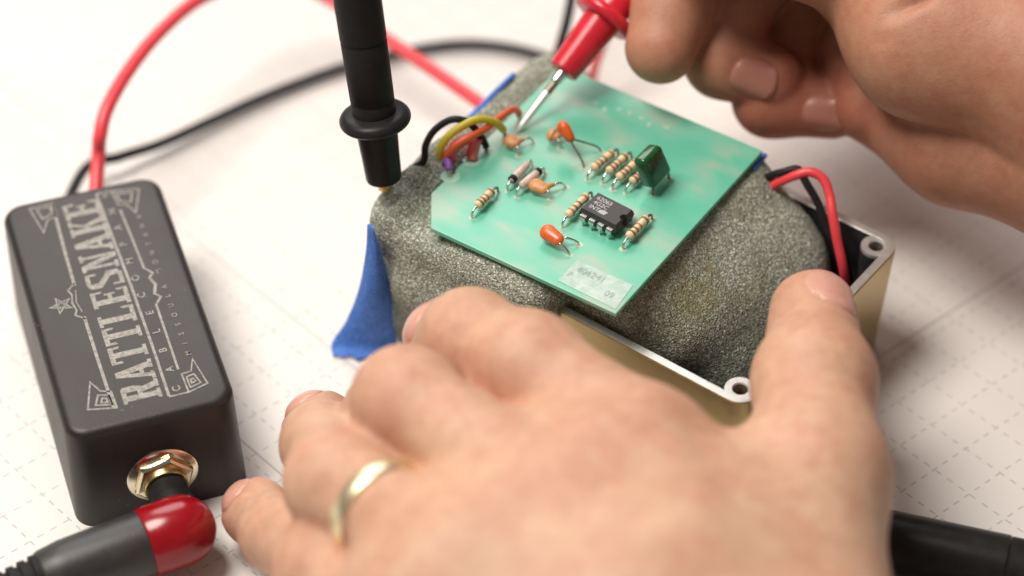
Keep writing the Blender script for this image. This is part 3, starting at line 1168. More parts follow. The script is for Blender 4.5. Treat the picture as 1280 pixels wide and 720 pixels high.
obj('logo_mark', [cp(x, y, zt + 0.05) for x, y in p0], [list(range(5))], M['chip_ink'], chip, False)

# frosted sticker with pencilled number
sc_ = [at(722, 326, ZT), at(697, 351, ZT), at(769.5, 387, ZT), at(791, 357, ZT)]
v, f = prism(sc_, ZT + 0.03, ZT + 0.16)
stk = obj('sticker', v, f, M['sticker'], board, False)
tx = nrm(sc_[3] - sc_[0])
ty = np.array([-tx[1], tx[0], 0])
for s_txt, x0, y0, sz in (('406241', 1.4, -3.1, 2.7), ('P', 0.4, -5.4, 2.3), ('09', 10.5, -6.2, 2.6)):
    o_ = sc_[0] + tx * x0 + ty * y0
    v, f = text_mesh(s_txt, sz, (o_[0], o_[1], ZT + 0.15), tx, ty, mk, 1.05, 0.85)
    obj('handwriting', v, f, M['ink'], stk, False)

# ------------------------------------------------------------------ hook-up wires
def wire(name, pts, r, mat, label, cat='wire', group=None, ends=None):
    v, f = tube(pts, r, 12, 10)
    o = obj(name, v, f, M[mat])
    tag(o, label, cat, group)
    if ends:
        for e in ends:
            v, f = tube(e, r * 0.5, 8, 4)
            obj('bare_end', v, f, M['steel'], o)
    return o


Wz = ZT
wire('hookup_wire', [at(500, 222, 43), at(518, 210, 44), at(530, 200, 46.5), at(532, 182, 49.5), at(543, 163, 52), at(563, 150, 54), at(581, 151, 54), at(594, 161, 52), at(603, 173, 48.5), at(608, 184, 46)],
     0.85, 'black_wire', 'thin black wire looping highest over the left edge of the green board', ends=[[at(607, 182, 46.6), at(608, 187, 44.9)]])
wire('hookup_wire', [at(556, 214, 40), at(552, 206, 42.5), at(550, 198, 45.5), at(551, 184, 49), at(563, 168, 52), at(586, 153, 54), at(604, 149, 53.5), at(620, 154, 51), at(629, 162, 47.5)],
     0.95, 'yellow', 'yellow wire arching over the left edge of the green board', ends=[[at(628.5, 161, 48), at(631, 168, 44.9)]])
wire('hookup_wire', [at(558, 214, 40), at(556, 203, 45), at(564, 187, 49.5), at(578, 176, 51.5), at(592, 169, 52), at(608, 160, 51.5), at(625, 147, 50.5), at(638, 138, 50), at(646, 138, 48.5), at(649, 143, 46.5)],
     0.85, 'orange', 'orange wire reaching across the board to the tip of the red probe', ends=[[at(648.8, 142, 46.8), at(649, 149, 44.9)]])
wire('hookup_wire', [at(562, 214, 40), at(562, 198, 46), at(568, 184, 49), at(580, 175, 49.5), at(590, 174, 49), at(592, 182, 47.5), at(588, 194, 45.6)],
     1.35, 'red_wire', 'short thick red wire bent down in the tangle left of the probe tip')
wire('hookup_wire', [at(597, 174, 49.5), at(595, 182, 48), at(592, 192, 46.4), at(590, 199, 45.3)],
     1.1, 'pink', 'short pink wire end standing on the board below the orange wire')
wire('hookup_wire', [at(556, 214, 40), at(557, 203, 46), at(560, 203, 47.2), at(562, 212, 46.4)],
     0.95, 'purple', 'short purple wire end with a bare tip at the left of the board', ends=[[at(562, 211, 46.5), at(563, 221, 44.9)]])
wire('hookup_wire', [at(940, 238, 34), at(958, 222, 40), at(979, 215, 43), at(998, 212, 44), at(1008, 229, 42), at(1022, 253, 38), at(1034, 284, 33), at(1052, 317, 28), at(1061, 345, 22), at(1062, 375, 12)],
     0.95, 'black_wire', 'thin black wire bending from under the board down into the open box end')
wire('hookup_wire', [at(948, 246, 33), at(968, 231, 39), at(992, 220, 43), at(1013, 215, 44.5), at(1029, 224, 43.5), at(1037, 244, 41), at(1041, 270, 38), at(1047, 302, 33), at(1055, 340, 26), at(1058, 372, 16)],
     1.15, 'red_wire', 'thin red wire bending from under the board down into the open box end')

# ------------------------------------------------------------------ black pedal
PW, PL, PH = 38.5, 79.0, 29.5
ped = thing('effect_pedal', pd(PW / 2, PL / 2, 0), 'small black metal pedal box with silver western lettering on its lid', 'pedal')
bm = bmesh.new()
bmesh.ops.create_cube(bm, size=2)
for q in bm.verts:
    g = 1.03 if q.co.z < 0 else 0.985
    q.co = Vector(pd(PW / 2 + q.co.x * PW / 2 * g, PL / 2 + q.co.y * PL / 2 * (1.014 if q.co.z < 0 else 0.993), PH / 2 + q.co.z * PH / 2))
ve = [e for e in bm.edges if abs((e.verts[0].co - e.verts[1].co).normalized().z) > 0.8]
bmesh.ops.bevel(bm, geom=ve, offset=5.0, segments=7, affect='EDGES', profile=0.5)
te = [e for e in bm.edges if min(e.verts[0].co.z, e.verts[1].co.z) > PH - 0.01]
bmesh.ops.bevel(bm, geom=te, offset=2.0, segments=5, affect='EDGES', profile=0.5)
bmesh.ops.recalc_face_normals(bm, faces=bm.faces)
bm.verts.index_update()
v = [tuple(q.co) for q in bm.verts]
f = [[q.index for q in k.verts] for k in bm.faces]
bm.free()
obj('housing', v, f, M['pedal'], ped, True, 35)

# lettering: reads from the front of the lid to its back, letter tops to the left
LX, LY = PQ, -PP
GL = {
    'R': [[(.12, 0), (.40, 0), (.40, 1), (.12, 1)], [(.30, .87), (.78, .87), (.78, 1), (.30, 1)], [(.60, .55), (.90, .60), (.90, .93), (.78, 1), (.60, 1)], [(.3, .45), (.8, .45), (.88, .58), (.3, .58)],
          [(.46, .5), (.74, .5), (.96, 0), (.66, 0)], [(0, 0), (.5, 0), (.5, .1), (0, .1)], [(0, .9), (.4, .9), (.4, 1), (0, 1)], [(.6, 0), (1.02, 0), (1.02, .1), (.6, .1)]],
    'A': [[(.07, 0), (.27, 0), (.58, 1), (.38, 1)], [(.66, 0), (.96, 0), (.66, 1), (.38, 1)], [(.25, .26), (.75, .26), (.75, .37), (.25, .37)], [(-.02, 0), (.38, 0), (.38, .1), (-.02, .1)], [(.58, 0), (1.04, 0), (1.04, .1), (.58, .1)]],
    'T': [[(.35, 0), (.65, 0), (.65, 1), (.35, 1)], [(.02, .87), (.98, .87), (.98, 1), (.02, 1)], [(.02, .68), (.15, .72), (.15, 1), (.02, 1)], [(.85, .72), (.98, .68), (.98, 1), (.85, 1)], [(.2, 0), (.8, 0), (.8, .1), (.2, .1)]],
    'L': [[(.15, 0), (.45, 0), (.45, 1), (.15, 1)], [(0, 0), (.95, 0), (.95, .12), (0, .12)], [(.8, 0), (.95, 0), (.95, .34), (.84, .3)], [(0, .9), (.62, .9), (.62, 1), (0, 1)]],
    'E': [[(.14, 0), (.44, 0), (.44, 1), (.14, 1)], [(0, 0), (.95, 0), (.95, .12), (0, .12)], [(.8, 0), (.95, 0), (.95, .32), (.84, .28)], [(0, .88), (.93, .88), (.93, 1), (0, 1)], [(.82, .72), (.93, .68), (.93, 1), (.82, 1)], [(.4, .45), (.72, .45), (.72, .56), (.4, .56)], [(.66, .36), (.76, .36), (.76, .65), (.66, .65)]],
    'S': [[(.2, .88), (.8, .88), (.8, 1), (.2, 1)], [(.05, .6), (.34, .6), (.34, .96), (.2, 1), (.05, .9)], [(.05, .62), (.3, .7), (.95, .38), (.7, .3)], [(.66, .05), (.95, .1), (.95, .42), (.66, .42)], [(.2, 0), (.8, 0), (.8, .12), (.2, .12)], [(.8, .7), (.92, .68), (.92, 1), (.8, 1)], [(.08, 0), (.2, 0), (.2, .3), (.08, .32)]],
    'N': [[(.12, 0), (.28, 0), (.28, 1), (.12, 1)], [(.74, 0), (.9, 0), (.9, 1), (.74, 1)], [(.1, 1), (.38, 1), (.92, 0), (.64, 0)], [(0, 0), (.4, 0), (.4, .1), (0, .1)], [(.62, .9), (1.02, .9), (1.02, 1), (.62, 1)], [(0, .9), (.3, .9), (.3, 1), (0, 1)]],
    'K': [[(.12, 0), (.42, 0), (.42, 1), (.12, 1)], [(.36, .42), (.52, .5), (.9, .95), (.7, .95)], [(.44, .55), (.62, .62), (.96, .04), (.66, .04)], [(0, 0), (.5, 0), (.5, .1), (0, .1)], [(0, .9), (.5, .9), (.5, 1), (0, 1)], [(.6, 0), (1.04, 0), (1.04, .1), (.6, .1)], [(.6, .9), (1.0, .9), (1.0, 1), (.6, 1)]],
}
word = 'RATTLESNAKE'
x0, x1 = 6.0, 74.6
adv = (x1 - x0) / len(word)
base_p, hgt = 22.9, 8.6
zlev = PH + 0.03
for i, chh in enumerate(word):
    V, Fc = [], []
    for j, pg in enumerate(GL[chh]):
        k = len(V)
        for (a, b) in pg:
            V.append(pd(base_p - b * hgt, x0 + adv * (i + 0.03 + a * 0.92), zlev + 0.003 * j))
        Fc.append([k + q for q in range(len(pg))])
    obj('letter', V, Fc, M['print'], ped, False)


def stroke(pts, w, closed=False, lift=0.0):
    """a flat printed line through (p,q) points of the lid"""
    pts = [np.array(p, float) for p in pts]
    n = len(pts)
    L, R = [], []
    for i in range(n):
        a = pts[(i - 1) % n] if (closed or i > 0) else pts[i]
        b = pts[(i + 1) % n] if (closed or i < n - 1) else pts[i]
        if closed or 0 < i < n - 1:
            d1, d2 = nrm(pts[i] - a), nrm(b - pts[i])
            t = d1 + d2
            t = nrm(t) if np.linalg.norm(t) > 1e-6 else d1
            n1 = np.array([-t[1], t[0]])
            m1 = np.array([-d1[1], d1[0]])
            n1 = n1 / max(0.4, n1 @ m1)
        else:
            t = nrm(b - a)
            n1 = np.array([-t[1], t[0]])
        L.append(pts[i] + n1 * w / 2)
        R.append(pts[i] - n1 * w / 2)
    z = zlev + 0.03 + lift
    V = [pd(p[0], p[1], z) for p in L + R]
    m2 = n if closed else n - 1
    Fc = [[i, (i + 1) % n, n + (i + 1) % n, n + i] for i in range(m2)]
    return V, [q[::-1] for q in Fc]


def printed(name, *parts):
    v, f = join(*parts)
    return obj(name, v, f, M['print'], ped, False)


printed('border_line', stroke([(11.9, 6.2), (11.7, 20), (11.6, 36)], 0.75), stroke([(11.6, 46.5), (11.8, 60), (12.3, 75.6)], 0.75))
printed('border_line', stroke([(24.2, 5.7), (24.2, 20), (23.9, 42), (22.9, 75.4)], 0.65))
printed('border_line', stroke([(28.0, 13.0), (28.0, 30), (28.0, 34.6), (29.6, 36.8), (28.4, 38.2), (29.2, 41.0), (28.4, 43.6), (29.6, 45.0), (28.0, 47.2), (27.6, 58), (27.1, 68.5)], 0.55),
        stroke([(28.7, 38.2), (29.5, 41.0), (28.7, 43.6)], 0.3, False, 0.006))
# corner flags
for c in ([(12.6, 5.9), (6.4, 7.4), (8.6, 15.4), (10.2, 12.0), (12.4, 11.2)], [(11.9, 7.2), (8.3, 8.1), (9.4, 11.0), (11.7, 10.2)], [(11.0, 8.2), (9.6, 8.5), (10.1, 9.8), (11.0, 9.4)]):
    printed('corner_flag', stroke(c, 0.4, True))
for c in ([(28.6, 5.5), (33.2, 6.8), (31.8, 15.2), (30.6, 11.6), (28.4, 11.4)], [(29.3, 6.8), (31.8, 7.5), (31.0, 10.6), (29.2, 10.2)], [(29.9, 8.0), (30.9, 8.3), (30.5, 9.3), (29.9, 9.2)]):
    printed('corner_flag', stroke(c, 0.4, True))
printed('border_line', stroke([(24.2, 5.5), (28.4, 5.5)], 0.45, False, 0.01))
for c in ([(12.4, 75.8), (6.8, 75.6), (8.4, 66.4), (10.0, 70.2), (12.1, 71.0)], [(11.6, 74.8), (8.3, 74.7), (9.1, 71.0), (11.5, 72.2)]):
    printed('corner_flag', stroke(c, 0.4, True))
for c in ([(26.6, 75.4), (33.0, 74.2), (30.4, 66.2), (29.0, 69.6), (27.0, 70.2)], [(27.5, 74.2), (31.2, 73.5), (30.0, 70.2), (27.7, 71.4)]):
    printed('corner_flag', stroke(c, 0.4, True))
printed('border_line', stroke([(22.9, 75.6), (26.6, 75.6)], 0.45, False, 0.01))
# star in its bracket
st = []
for i in range(10):
    r = 2.6 if i % 2 == 0 else 1.05
    a = math.radians(180 + 36 * i)
    st.append((7.4 + r * math.cos(a), 41.2 + r * math.sin(a)))
printed('star', stroke(st, 0.36, True))
st = [(7.4 + (1.2 if i % 2 == 0 else 0.5) * math.cos(math.radians(180 + 36 * i)), 41.2 + (1.2 if i % 2 == 0 else 0.5) * math.sin(math.radians(180 + 36 * i))) for i in range(10)]
printed('star', stroke(st, 0.22, True, 0.004))
printed('star_bracket', stroke([(11.8, 35.2), (9.8, 37.0), (10.4, 38.6), (9.9, 41.2), (10.4, 43.8), (9.8, 45.4), (11.8, 47.4)], 0.42),
        stroke([(11.5, 37.6), (10.9, 41.2), (11.5, 45.0)], 0.25, False, 0.005))
for txt, p, q0, q1, sz in (('CABLE', 27.1, 7.4, 32.4, 2.5), ('COMPANY', 26.6, 38.6, 74.4, 2.5)):
    n = len(txt)
    for i, chh in enumerate(txt):
        q = q0 + (q1 - q0) * (i / (n - 1)) if n > 1 else q0
        v, f = text_mesh(chh, sz, pd(p - 0.010 * (q - 7), q, zlev), LX, LY, mk, 1, 1.0, 0.02, 'CENTER')
        obj('letter', v, f, M['print'], ped, False)
for txt, q0, q1 in (('MISSOULA', 17.2, 39.6), ('MONTANA', 45.0, 64.6)):
    n = len(txt)
    for i, chh in enumerate(txt):
        q = q0 + (q1 - q0) * (i / (n - 1))
        v, f = text_mesh(chh, 1.75, pd(31.9 - 0.012 * (q - 17), q, zlev), LX, LY, mk, 1, 1.0, 0.01, 'CENTER')
        obj('letter', v, f, M['print'], ped, False)

# jack in the front of the pedal
jz, jp = 11.6, 19.6
jc = pd(jp, 0, jz)
jd = -PQ
v, f = lathe([(7.6, -0.4), (8.1, 0.1), (8.1, 0.55), (7.7, 0.8), (6.6, 0.95), (6.2, 1.1)], jc, jd, 40)
jack = obj('jack_washer', v, f, M['nickel'], ped, True, 35)
hexp = []
for r, h in ((6.6, 1.0), (6.95, 1.25), (6.95, 2.5), (6.4, 2.9), (5.1, 3.0), (4.9, 2.6)):
    hexp.append((r, h))
u, w, a = frame(jd)
V, Fc = [], []
for r, h in hexp:
    for i in range(6):
        t = math.radians(60 * i + 14)
        V.append(jc + a * h + (u * math.cos(t) + w * math.sin(t)) * r)
for k in range(len(hexp) - 1):
    for i in range(6):
        j = (i + 1) % 6
        Fc.append([k * 6 + i, k * 6 + j, (k + 1) * 6 + j, (k + 1) * 6 + i])
obj('hex_nut', V, Fc, M['nickel'], jack, False)
v, f = lathe([(5.0, 2.0), (5.0, 4.2), (4.8, 4.5), (4.0, 4.5), (4.0, 4.0)], jc, jd, 32)
obj('jack_barrel', v, f, M['brass'], jack, True, 35)

# ------------------------------------------------------------------ right-angle plug
plug = thing('right_angle_plug', at(222, 672, 0), 'red ended right-angle plug with black barrel pushed into the pedal jack', 'plug')
pc_ = jc + jd * 17.5
bd = nrm(at(0, 752, jz) - at(222, 672, jz))
v, f = lathe([(3.6, 4.2), (4.3, 4.9), (4.6, 5.2), (4.6, 9.0), (5.0, 9.4), (5.0, 16.0)], jc, jd, 30)
obj('plug_collar', v, f, M['black'], plug, True, 35)
R0 = 7.9
prof = [(0.05, -R0)] + [(R0 * math.sin(t), -R0 * math.cos(t)) for t in [math.pi / 2 * i / 10 for i in range(1, 11)]] + [(R0, 2.0), (R0 - 0.15, 7.6), (R0 - 0.5, 8.2)]
v, f = lathe(prof, pc_, bd, 40)
obj('red_end_cap', v, f, M['red_boot'], plug, True, 35)
prof = [(R0 - 0.8, 8.0), (R0 - 0.4, 8.4), (R0 - 0.4, 10), (R0 - 0.8, 26), (R0 - 1.5, 31), (R0 - 1.8, 31.5)]
v, f = lathe(prof, pc_, bd, 40)
obj('barrel', v, f, M['barrel'], plug, True, 35)
prof = []
for i in range(7):
    h = 31.5 + i * 2.6
    r = 5.9 - i * 0.35
    prof += [(r, h), (r, h + 1.5), (r - 0.9, h + 1.7), (r - 0.9, h + 2.5)]
v, f = lathe(prof, pc_, bd, 30)
obj('strain_relief', v, f, M['black_soft'], plug, True, 30)
e0 = pc_ + bd * 48
v, f = tube([e0, e0 + bd * 20 - UP * 3, e0 + bd * 60 - UP * 8.3, e0 + bd * 130 - UP * 8.4 + np.array([0, -30, 0])], 3.0, 14)
obj('cable', v, f, M['black_wire'], plug)

# second plug lying at the lower right behind the wrist
q0, q1 = at(1095, 674, 7.2), at(1258, 709, 7.2)
bd2 = nrm(q1 - q0)
L2 = np.linalg.norm(q1 - q0)
bp = thing('plug_barrel', (q0 + q1) / 2 * np.array([1, 1, 0]), 'thick black plug barrel lying on the paper right of the wrist', 'plug')
v, f = lathe([(4.5, -12), (6.6, -10.5), (7.1, -9), (7.1, L2 - 0.4), (6.8, L2)], q0, bd2, 36)
obj('barrel', v, f, M['black'], bp, True, 35)
v, f = lathe([(6.5, L2 - 0.2), (6.9, L2 + 0.3), (6.7, L2 + 26), (5.2, L2 + 29)], q0, bd2, 36)
obj('rear_shell', v, f, M['black_soft'], bp, True, 35)
e0 = q0 + bd2 * (L2 + 28)
v, f = tube([e0, e0 + bd2 * 20 - UP * 3.5, e0 + bd2 * 80 - UP * 4.1], 3.0, 14)
obj('cable', v, f, M['black_wire'], bp)

# ------------------------------------------------------------------ long leads behind
wire('insulated_lead', [pd(22.5, 77.5, 17), pd(22.6, 82, 18), at(123, 196, 25), at(125, 170, 30), at(135, 133, 34), at(165, 82, 37), at(205, 35, 38), at(255, -4, 36), at(330, -30, 31), at(405, -5, 26), at(470, 40, 23),
                        at(540, 87, 22), at(596, 126, 24), at(625, 147, 26)],
     1.75, 'red_wire', 'long red lead arching from the back of the pedal towards the foam', 'lead')
wire('insulated_lead', [pd(11.5, 77.5, 11), pd(12.0, 84, 10.5), at(105, 213, 8), at(150, 196, 6), at(200, 180, 4), at(260, 153, 3), at(330, 121, 2.6), at(420, 87, 2.4), at(500, 66, 2.4), at(575, 55, 2.4), at(640, 60, 2.6), at(690, 75, 3), at(735, 100, 4)],
     1.35, 'black_wire', 'long black lead lying across the paper behind the probe', 'lead')
wire('insulated_lead', [at(722, -70, 30), at(717, -20, 30), at(709, 25, 27), at(699, 62, 20), at(694, 92, 8), at(720, 115, 3)],
     1.35, 'black_wire', 'black lead hanging straight down behind the red probe', 'lead')
wire('insulated_lead', [at(800, -60, 30), at(775, -5, 28), at(757, 45, 22), at(743, 85, 12), at(740, 110, 3)],
     1.3, 'red_wire', 'red lead running down behind the red probe and the board edge', 'lead')

# ------------------------------------------------------------------ test probes
tp = at(483, 243, 43.6)
top = at(447, 0, 93)
ax = nrm(top - tp)
LV = np.linalg.norm(top - tp)
k = LV / 246
probe = thing('test_probe', tp, 'upright black test probe with a ring guard pressing on the foam', 'probe')
v, f = lathe([(0.15, 0), (0.9, 1.0), (1.7, 1.8), (1.9, 6.2)], tp, ax, 20)
obj('needle_tip', v, f, M['brass'], probe)
g = 100 * k
v, f = lathe([(3.2, 4.0), (4.0, 4.4), (4.15, 5.0), (4.35, g * 0.5), (4.75, g - 2.6), (4.75, g)], tp, ax, 36)
obj('nose_cone', v, f, M['black'], probe, True, 40)
prof = [(4.6, g - 2.6)] + [(6.0 + 2.2 * math.sin(t), g - 0.2 - 1.75 * math.cos(t)) for t in [math.pi * i / 14 for i in range(15)]] + [(4.6, g + 1.9)]
v, f = lathe(prof, tp, ax, 48)
obj('finger_guard', v, f, M['black'], probe, True, 40)
v, f = lathe([(4.7, g - 1), (5.0, g + 1.2), (5.0, g + 4.6), (4.85, g + 4.8), (4.85, g + 5.1), (5.02, g + 5.3), (5.2, g + 20.0), (5.05, g + 20.2), (5.05, g + 20.6), (5.25, g + 20.8), (5.7, 110), (4.8, 116), (3.2, 118)], tp, ax, 40)
obj('handle', v, f, M['black_soft'], probe, True, 40)
e0 = tp + ax * 117
v, f = tube([e0, e0 + ax * 15, e0 + ax * 30 + np.array([-20, 25, 0]), e0 + np.array([-70, 120, -20]), e0 + np.array([-120, 220, -120])], 1.9, 12)
obj('cable', v, f, M['black_wire'], probe)

tp = at(645, 166, ZT + 0.15)
top = at(780, -10, ZT + 21)
ax = nrm(top - tp)
LV = np.linalg.norm(top - tp)
probe = thing('test_probe', tp, 'slanted red test probe with a bright needle touching the green board', 'probe')
r1 = 0.43 * LV
v, f = lathe([(0.12, 0), (0.55, 0.9), (0.9, 2.4), (1.0, r1 * 0.66), (0.8, r1 * 0.67)], tp, ax, 20)
obj('needle', v, f, M['needle'], probe, True, 40)
prof = []
h = r1 * 0.66
while h < r1 * 0.84:
    prof += [(0.85, h), (1.1, h + 0.22), (0.85, h + 0.44)]
    h += 0.44
v, f = lathe(prof, tp, ax, 18)
obj('threaded_sleeve', v, f, M['dull'], probe)
v, f = lathe([(0.9, r1 * 0.83), (1.35, r1 * 0.85), (1.35, r1 + 1.0)], tp, ax, 18)
obj('collar', v, f, M['steel'], probe, True, 40)
r2 = 0.81 * LV
v, f = lathe([(1.2, r1 + 0.3), (3.2, r1), (3.65, r1 + 0.35), (3.75, r1 + 1.2), (4.7, r2 - 1.0), (4.9, r2 + 0.5)], tp, ax, 36)
obj('nose_cone', v, f, M['red'], probe, True, 40)
prof = [(4.6, r2 - 1.2)] + [(6.4 + 1.5 * math.sin(t), r2 + 0.6 - 1.6 * math.cos(t)) for t in [math.pi * i / 12 for i in range(13)]] + [(4.6, r2 + 2.6)]
v, f = lathe(prof, tp, ax, 40)
obj('finger_guard', v, f, M['red'], probe, True, 40)
v, f = lathe([(4.6, r2 + 1), (4.8, r2 + 2.5), (5.2, r2 + 60), (4.2, r2 + 66), (3, r2 + 67)], tp, ax, 36)
obj('handle', v, f, M['red'], probe, True, 40)

# ------------------------------------------------------------------ hands
def chain(fd, D, pts, radii, k=3.0):
    """one finger on its own grid, then returned"""
    G = fd.grid()
    for i in range(len(pts) - 1):
        fd.cone(G, pts[i], pts[i + 1], radii[i], radii[i + 1], k)
    return G


def nail(fd, D, parent, centre, axis, normal, w, l, mat, curl=1.0):
    """a fingernail laid on the skin: grid projected along -normal to the surface, slightly proud"""
    n = nrm(normal)
    a = nrm(np.asarray(axis) - n * (np.asarray(axis) @ n))
    b = np.cross(n, a)
    NA, NB = 12, 10
    pts = []
    for i in range(NA + 1):
        u = i / NA * 2 - 1
        for j in range(NB + 1):
            t = j / NB * 2 - 1
            # superellipse outline: square-ish at the root, round at the free edge
            x, y = u, t
            kx = math.sqrt(max(0, 1 - 0.42 * y * y))
            ky = math.sqrt(max(0, 1 - 0.42 * x * x))
            p0 = np.asarray(centre) + a * (x * kx * l / 2) + b * (y * ky * w / 2) + n * 7
            s = 0.0
            for _ in range(60):
                d = fd.sample(D, p0 - n * s)
                if d < 0.02:
                    break
                s += max(0.05, d * 0.7)
                if s > 16:
                    break
            edge = max(abs(x), abs(y))
            rise = 0.34 - 0.24 * max(0, edge - 0.7) / 0.3 + (0.30 * max(0, x) ** 3)
            pts.append(p0 - n * s + n * rise)
    g = np.array(pts).reshape(NA + 1, NB + 1, 3)
    for _ in range(2):
        g[1:-1, 1:-1] = 0.5 * g[1:-1, 1:-1] + 0.125 * (g[:-2, 1:-1] + g[2:, 1:-1] + g[1:-1, :-2] + g[1:-1, 2:])
    V = [p for r in g for p in r]
    Q = NB + 1
    Fc = [[i * Q + j, (i + 1) * Q + j, (i + 1) * Q + j + 1, i * Q + j + 1] for i in range(NA) for j in range(NB)]
    m = len(V)
    V += [p - n * 0.6 for p in V[:m]]
    Fc += [[m + q for q in f_][::-1] for f_ in Fc]
    rim = [j for j in range(Q)] + [i * Q + NB for i in range(1, NA + 1)] + [NA * Q + j for j in range(NB - 1, -1, -1)] + [i * Q for i in range(NA - 1, 0, -1)]
    for i in range(len(rim)):
        a_, b_ = rim[i], rim[(i + 1) % len(rim)]
        Fc.append([a_, b_, m + b_, m + a_])
    return obj('fingernail', V, Fc, M[mat], parent)


def nail_fold(fd, D, centre, axis, normal, w, l, depth=0.55):
    """sunken edge of the nail bed: sides and root"""
    n = nrm(normal)
    a = nrm(np.asarray(axis) - n * (np.asarray(axis) @ n))
    b = np.cross(n, a)
    pts = []
    for i in range(15):
        t = math.radians(60 + 240 * i / 14)
        cx_, sx_ = math.cos(t), math.sin(t)
        k_ = 1 / (abs(cx_) ** 3 + abs(sx_) ** 3) ** (1 / 3)
        p0 = np.asarray(centre) + a * (cx_ * k_ * l / 2) + b * (sx_ * k_ * w / 2) + n * 7
        q = 0.0
        for _ in range(60):
            d = fd.sample(D, p0 - n * q)
            if d < 0.02 or q > 16:
                break
            q += max(0.05, d * 0.7)
        pts.append(p0 - n * q)
    for p, q in zip(pts[:-1], pts[1:]):
        if np.linalg.norm(p - q) < 5:
            fd.groove(D, p, q, 0.8, depth * 0.6)


def flush_attr(o, verts, spots):
    v = np.zeros(len(verts), np.float32)
    for c, r, s in spots:
        d2 = ((verts - np.asarray(c)) ** 2).sum(1)
        v += s * np.exp(-d2 / (r * r)).astype(np.float32)
    at_ = o.data.attributes.new('flush', 'FLOAT', 'POINT')
    at_.data.foreach_set('value', np.clip(v, 0, 1))


# left hand, back upwards, steadying the box
I = [at(800, 562, 55), at(660, 462, 56), at(588, 423, 52), at(560, 426, 44)]
Mi = [at(708, 642, 59), at(508, 500, 56.5), at(486, 518, 38), at(496, 545, 18)]
Ri = [at(588, 712, 58), at(423, 602, 47), at(405, 556, 29), at(401, 536, 19)]
Pi = [at(515, 792, 48), at(402, 710, 36), at(348, 667, 20), at(320, 640, 11)]
T = [at(985, 720, 46), at(1018, 600, 50), at(1018, 478, 50), at(1016, 392, 46)]
WR = at(935, 880, 52)
hf = Field((-95, -215, 0.4), (125, -25, 82), 0.8)
D = hf.grid()
# back of the hand
for mcp, r in ((I[0], 13.5), (Mi[0], 13.2), (Ri[0], 12.5), (Pi[0], 11)):
    hf.cone(D, WR + (mcp - at(720, 680, 56)) * 0.35 - UP * 3, mcp - UP * 3.5, 18, r, 12)
hf.cone(D, WR, WR + np.array([18, -50, 5]), 25, 27, 14, UP, 0.75)
hf.cone(D, I[0] - UP * 5, Pi[0] - UP * 4, 12, 10, 10)
# ball of the thumb and the web
hf.cone(D, WR + np.array([16, 8, -6]), T[0], 19, 16, 12)
hf.cone(D, T[0], T[1], 17, 14.0, 10)
hf.cone(D, I[0] + np.array([8, -6, -6]), T[1] + np.array([-6, -10, -3]), 11, 11, 12)
hf.cone(D, I[0] + np.array([14, -18, -4]), T[0], 13, 13, 12)
# webs between the fingers
hf.cone(D, I[0] * 0.45 + I[1] * 0.55 - UP * 4, Mi[0] * 0.55 + Mi[1] * 0.45 - UP * 4, 8.5, 8.5, 9)
hf.cone(D, Mi[0] * 0.65 + Mi[1] * 0.35 - UP * 4, Ri[0] * 0.6 + Ri[1] * 0.4 - UP * 4, 8.5, 8, 9)
hf.cone(D, Ri[0] * 0.7 + Ri[1] * 0.3 - UP * 4, Pi[0] * 0.6 + Pi[1] * 0.4 - UP * 3, 8, 7.5, 9)
for a_, b_ in ((I, Mi), (Mi, Ri), (Ri, Pi)):
    hf.cone(D, (a_[0] + b_[0]) / 2 - UP * 0.5, (a_[0] + b_[0]) / 2 * 0.72 + (a_[1] + b_[1]) / 2 * 0.28 - UP * 1.0, 11.5, 9.5, 10)
    hf.cone(D, (a_[0] + b_[0]) / 2 - UP * 0.5, ((a_[0] + b_[0]) / 2) * 0.5 + WR * 0.5 + UP * 1.0, 12, 17, 14)
# knuckles and tendons
for mcp, h in ((I[0], 0.6), (Mi[0], 1.4), (Ri[0], 1.0)):
    hf.cone(D, mcp + UP * h, mcp + UP * h, 10, 10, 9)
for mcp in (I[0], Mi[0], Ri[0]):
    hf.cone(D, mcp + UP * 8.6, WR * 0.5 + mcp * 0.5 + UP * 13.5, 3.0, 2.6, 7)
for pts, rad, kk in ((I, (12.8, 10.9, 10.2, 8.6), 6), (Mi, (12.2, 9.9, 9.2, 8), 6), (Ri, (11.5, 9.8, 8.9, 7.6), 6), (Pi, (10, 8.6, 7.8, 6.6), 5)):
    G = chain(hf, D, pts, rad, 4.0)
    # joint swelling
    hf.cone(G, pts[1], pts[1], rad[1] + 0.15, rad[1] + 0.15, 5)
    hf.cone(G, pts[3], pts[3], rad[3] + 0.4, rad[3] + 0.4, 4)
    D = smin(D, G, kk * 0.45)
G = chain(hf, D, T[1:], (14.0, 11.6, 9.6), 5)
hf.cone(G, T[2], T[2], 12.0, 12.0, 5)
D = smin(D, G, 9)


def joint_wrinkles(fd, D, a, j, b, r, side, depth=0.5, count=3, gap=1.5):
    """short furrows across the back of a finger joint"""
    ax = nrm(nrm(j - a) + nrm(b - j))
    up = nrm(side - ax * (side @ ax))
    wv = np.cross(ax, up)
    for i in range(count):
        o_ = (i - (count - 1) / 2) * gap
        c = j + ax * o_ + up * r
        half = r * (0.55 - 0.1 * abs(i - (count - 1) / 2))
        fd.groove(D, c - wv * half - up * half * 0.35, c + wv * half - up * half * 0.35 + ax * random.uniform(-0.5, 0.5), 0.9, depth * random.uniform(0.7, 1.1))


